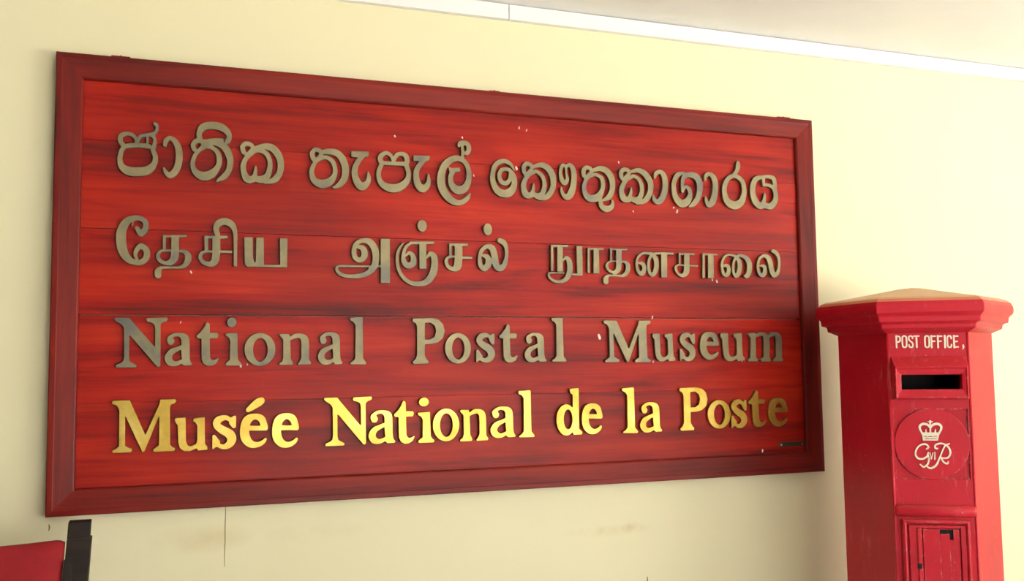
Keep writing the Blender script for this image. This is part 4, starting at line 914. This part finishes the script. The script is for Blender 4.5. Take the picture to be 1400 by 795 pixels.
mb.build('hinge_knuckle', M['iron_and_hole_black'], door_o, 0.002)
# raised door frame
mb = MB()
for k in range(4):
    L = []
    for e in (0, 1):
        loop = []
        for a, h in ((0, 0), (0, 7), (3, 12), (8, 13), (12, 10), (14, 6), (14, 0)):
            P4 = [(-95 + a, DB + a), (94 - a, DB + a), (94 - a, -461 - a), (-95 + a, -461 - a)]
            u, z = P4[(k + e) % 4]
            loop.append((u / 1000, -AP - h / 1000, FZ + z / 1000))
        L.append(loop)
    mb.loft(L)
mb.build('door_frame', M['red'], box)

# plinth
MB().loft([hexa(0.275, 0), hexa(0.275, 0.09), hexa(0.262, 0.105), hexa(0.24, 0.118), hexa(0.232, 0.13), hexa(0.2, 0.13)]).build('plinth', M['red'], box, 0.003)
# moulded cap and shallow roof
capo = MB().loft([hexa(0.20, EYE + 0.088), hexa(0.232, EYE + 0.088), hexa(0.250, EYE + 0.096), hexa(0.262, EYE + 0.101), hexa(0.264, EYE + 0.113), hexa(0.270, EYE + 0.117), hexa(0.281, EYE + 0.120), hexa(0.283, EYE + 0.136),
                 hexa(0.287, EYE + 0.140), hexa(0.296, EYE + 0.147), hexa(0.2985, EYE + 0.158), hexa(0.297, EYE + 0.170), hexa(0.291, EYE + 0.181), hexa(0.279, EYE + 0.190), hexa(0.262, EYE + 0.196), hexa(0.2, EYE + 0.2)], True, True).build('cap', M['red_dusty'], box, 0.0022)
v = hexa(0.266, EYE + 0.1945) + hexa(0.13, EYE + 0.2175) + hexa(0.04, EYE + 0.2335) + [(0, 0, EYE + 0.2375)]
fs = []
for i in range(2):
    for k in range(6):
        j = (k + 1) % 6
        fs.append((i * 6 + k, i * 6 + j, i * 6 + 6 + j, i * 6 + 6 + k))
for k in range(6):
    fs.append((12 + k, 12 + (k + 1) % 6, 18))
fs.append((5, 4, 3, 2, 1, 0))
MB().add(v, fs).build('cap_roof', M['red_dusty'], box, 0.002)

# painted lettering POST OFFICE
SANS = {
    'P': [('s', [(0, 0, 14), (0, 98, 14)]), ('s', [(0, 94, 13), (20, 93, 13), (29, 84, 13), (30, 70, 13), (28, 56, 13), (18, 47, 13), (0, 46, 13)])],
    'O': [('s', [(0, 22, 13), (0, 76, 13), (5, 92, 13), (17, 97, 12), (29, 92, 13), (33, 76, 13), (33, 22, 13), (28, 6, 13), (17, 1, 12), (5, 6, 13), (0, 22, 13)])],
    'S': [('s', [(31, 76, 12), (28, 92, 13), (16, 97, 12), (4, 92, 13), (0, 76, 13), (5, 60, 13), (17, 50, 13), (28, 38, 13), (32, 22, 13), (28, 6, 13), (16, 1, 12), (4, 6, 13), (0, 22, 12)])],
    'T': [('s', [(0, 94, 12), (40, 94, 12)]), ('s', [(20, 94, 14), (20, 0, 14)])],
    'F': [('s', [(0, 0, 14), (0, 98, 14)]), ('s', [(0, 94, 12), (32, 94, 12)]), ('s', [(0, 52, 12), (25, 52, 12)])],
    'I': [('s', [(0, 0, 15), (0, 98, 15)])],
    'C': [('s', [(32, 74, 12), (28, 92, 13), (17, 97, 12), (5, 92, 13), (0, 76, 13), (0, 22, 13), (5, 6, 13), (17, 1, 12), (28, 6, 13), (32, 24, 12)])],
    'E': [('s', [(0, 0, 14), (0, 98, 14)]), ('s', [(0, 94, 12), (31, 94, 12)]), ('s', [(0, 50, 12), (25, 50, 12)]), ('s', [(0, 4, 12), (31, 4, 12)])],
    ',': [('s', [(0, 24, 12), (1, 10, 15), (0, 2, 10), (-6, -14, 4)])],
}
SCL = 0.355
for ch, cx in zip('POSTOFFICE', (163, 211, 261, 306, 388, 437, 487, 526, 560, 611)):
    cs = contours(SANS[ch], 2.0, 0.3)
    al = np.vstack(cs)
    mid = (al.min(0) + al.max(0)) / 2
    u = -88 + (cx - 145) * (173.5 / 482)
    zc = 62.5 - (cx - 145) * (2.6 / 482)
    solid('letter', [(c - mid) * SCL / 1000 for c in cs], 0.0016, 0.0003, M['white_paint'], box, (u / 1000, -AP, FZ + zc / 1000))
cs = contours(SANS[','], 2.0, 0.3)
solid('paint_drip', [c * SCL / 1000 for c in cs], 0.0014, 0.0003, M['white_paint'], box, (0.0995, -AP, FZ + 0.0405))
# raised royal cipher under its crown
for nm, prims in CIPHER:
    cs = contours(prims, 0.5, 0.06)
    solid('crown' if nm == 'crown' else 'cipher_letter', [c / 1000 for c in cs], 0.0032, 0.0005, M['white_paint'], box, (0, -AP - 0.0012, FZ))

# ------------------------------------------------------------------ the chair by the wall
chair = empty('upholstered_chair', (-0.390, 2.36, 0.0))
tag(chair, 'dark wooden chair with crimson upholstered back under the sign corner', 'chair')
HW = 0.235


def slanted(x0, x1, yb0, yb1, z0, z1, lean, splay=0.0, sx=1):
    """post from z0 to z1, leaning back by lean and outwards by splay over its height"""
    L = []
    for z in (z0, z1):
        t = (z - 0.45)
        y = lean * t if t > 0 else -0.12 * t
        x = sx * splay * max(0, t)
        L.append([(x0 + x, yb0 + y, z), (x1 + x, yb0 + y, z), (x1 + x, yb1 + y, z), (x0 + x, yb1 + y, z)])
    return L


for s in (-1, 1):
    a, b = (HW - 0.047, HW + 0.008) if s > 0 else (-HW - 0.008, -HW + 0.047)
    mb = MB()
    lower = slanted(a, b, 0.155, 0.2, 0.0, 0.45, 0.17)
    mid = slanted(a, b, 0.155, 0.2, 0.45, 1.022, 0.17, 0.055, s)
    mb.loft([lower[0], mid[0], mid[1]])
    post = mb.build('back_post', M['chair_wood'], chair, 0.002)
    a2, b2 = (a, b - 0.0045) if s > 0 else (a + 0.0045, b)
    MB().loft(slanted(a2, b2, 0.157, 0.198, 1.021, 1.061, 0.17, 0.055, s)).build('post_tip', M['chair_wood'], post, 0.0015)
    a3, b3 = (a - 0.002, a + 0.018) if s > 0 else (b - 0.018, b + 0.002)
    MB().loft(slanted(a3, b3, 0.148, 0.156, 0.46, 0.977, 0.17, 0.055, s)).build('back_fillet', M['chair_wood'], post, 0.0015)
    fx0, fx1 = (HW - 0.045, HW) if s > 0 else (-HW, -HW + 0.045)
    MB().box(fx0, -0.24, 0, fx1, -0.195, 0.43).build('front_leg', M['chair_wood'], chair, 0.002)
    MB().box(fx0 + 0.008, -0.195, 0.36, fx1 - 0.008, 0.165, 0.43).build('side_rail', M['chair_wood'], chair, 0.002)
MB().box(-HW + 0.045, -0.235, 0.36, HW - 0.045, -0.205, 0.43).build('front_rail', M['chair_wood'], chair, 0.002)
MB().box(-HW + 0.045, 0.165, 0.36, HW - 0.045, 0.195, 0.43).build('back_rail', M['chair_wood'], chair, 0.002)
seat = MB().box(-HW + 0.002, -0.25, 0.431, HW - 0.002, 0.14, 0.49).build('seat', M['upholstery'], chair, 0.022, 5)
# padded back with a gently crowned top edge
mb = MB()
nx, nz = 40, 16
fr, bk = [], []
z0, z1 = 0.56, 1.012
for side, lst in ((-1, fr), (1, bk)):
    for j in range(nz + 1):
        for i in range(nx + 1):
            a, c = i / nx * 2 - 1, j / nz
            ztop = z1 + 0.008 * a * a - 0.007 * (max(0, abs(a) - 0.9) / 0.1) ** 2
            z = z0 + (ztop - z0) * c
            ed = (1 - abs(a) ** 8) * (1 - abs(2 * c - 1) ** 8)
            t = z - 0.45
            x = a * (HW - 0.051 + 0.055 * t)
            y = 0.158 + 0.17 * t + 0.012 + side * (0.012 + 0.02 * ed)
            lst.append((x, y, z))
W1 = nx + 1
vs = fr + bk
n = len(fr)
fs = []
for j in range(nz):
    for i in range(nx):
        q = (j * W1 + i, j * W1 + i + 1, (j + 1) * W1 + i + 1, (j + 1) * W1 + i)
        fs += [q, tuple(k + n for k in reversed(q))]
rim = [i for i in range(W1)] + [j * W1 + nx for j in range(1, nz + 1)] + [nz * W1 + i for i in range(nx - 1, -1, -1)] + [j * W1 for j in range(nz - 1, 0, -1)]
for a, b in zip(rim, rim[1:] + rim[:1]):
    fs.append((a, b, b + n, a + n))
MB().add(vs, fs).build('backrest', M['upholstery'], chair, smooth=True)
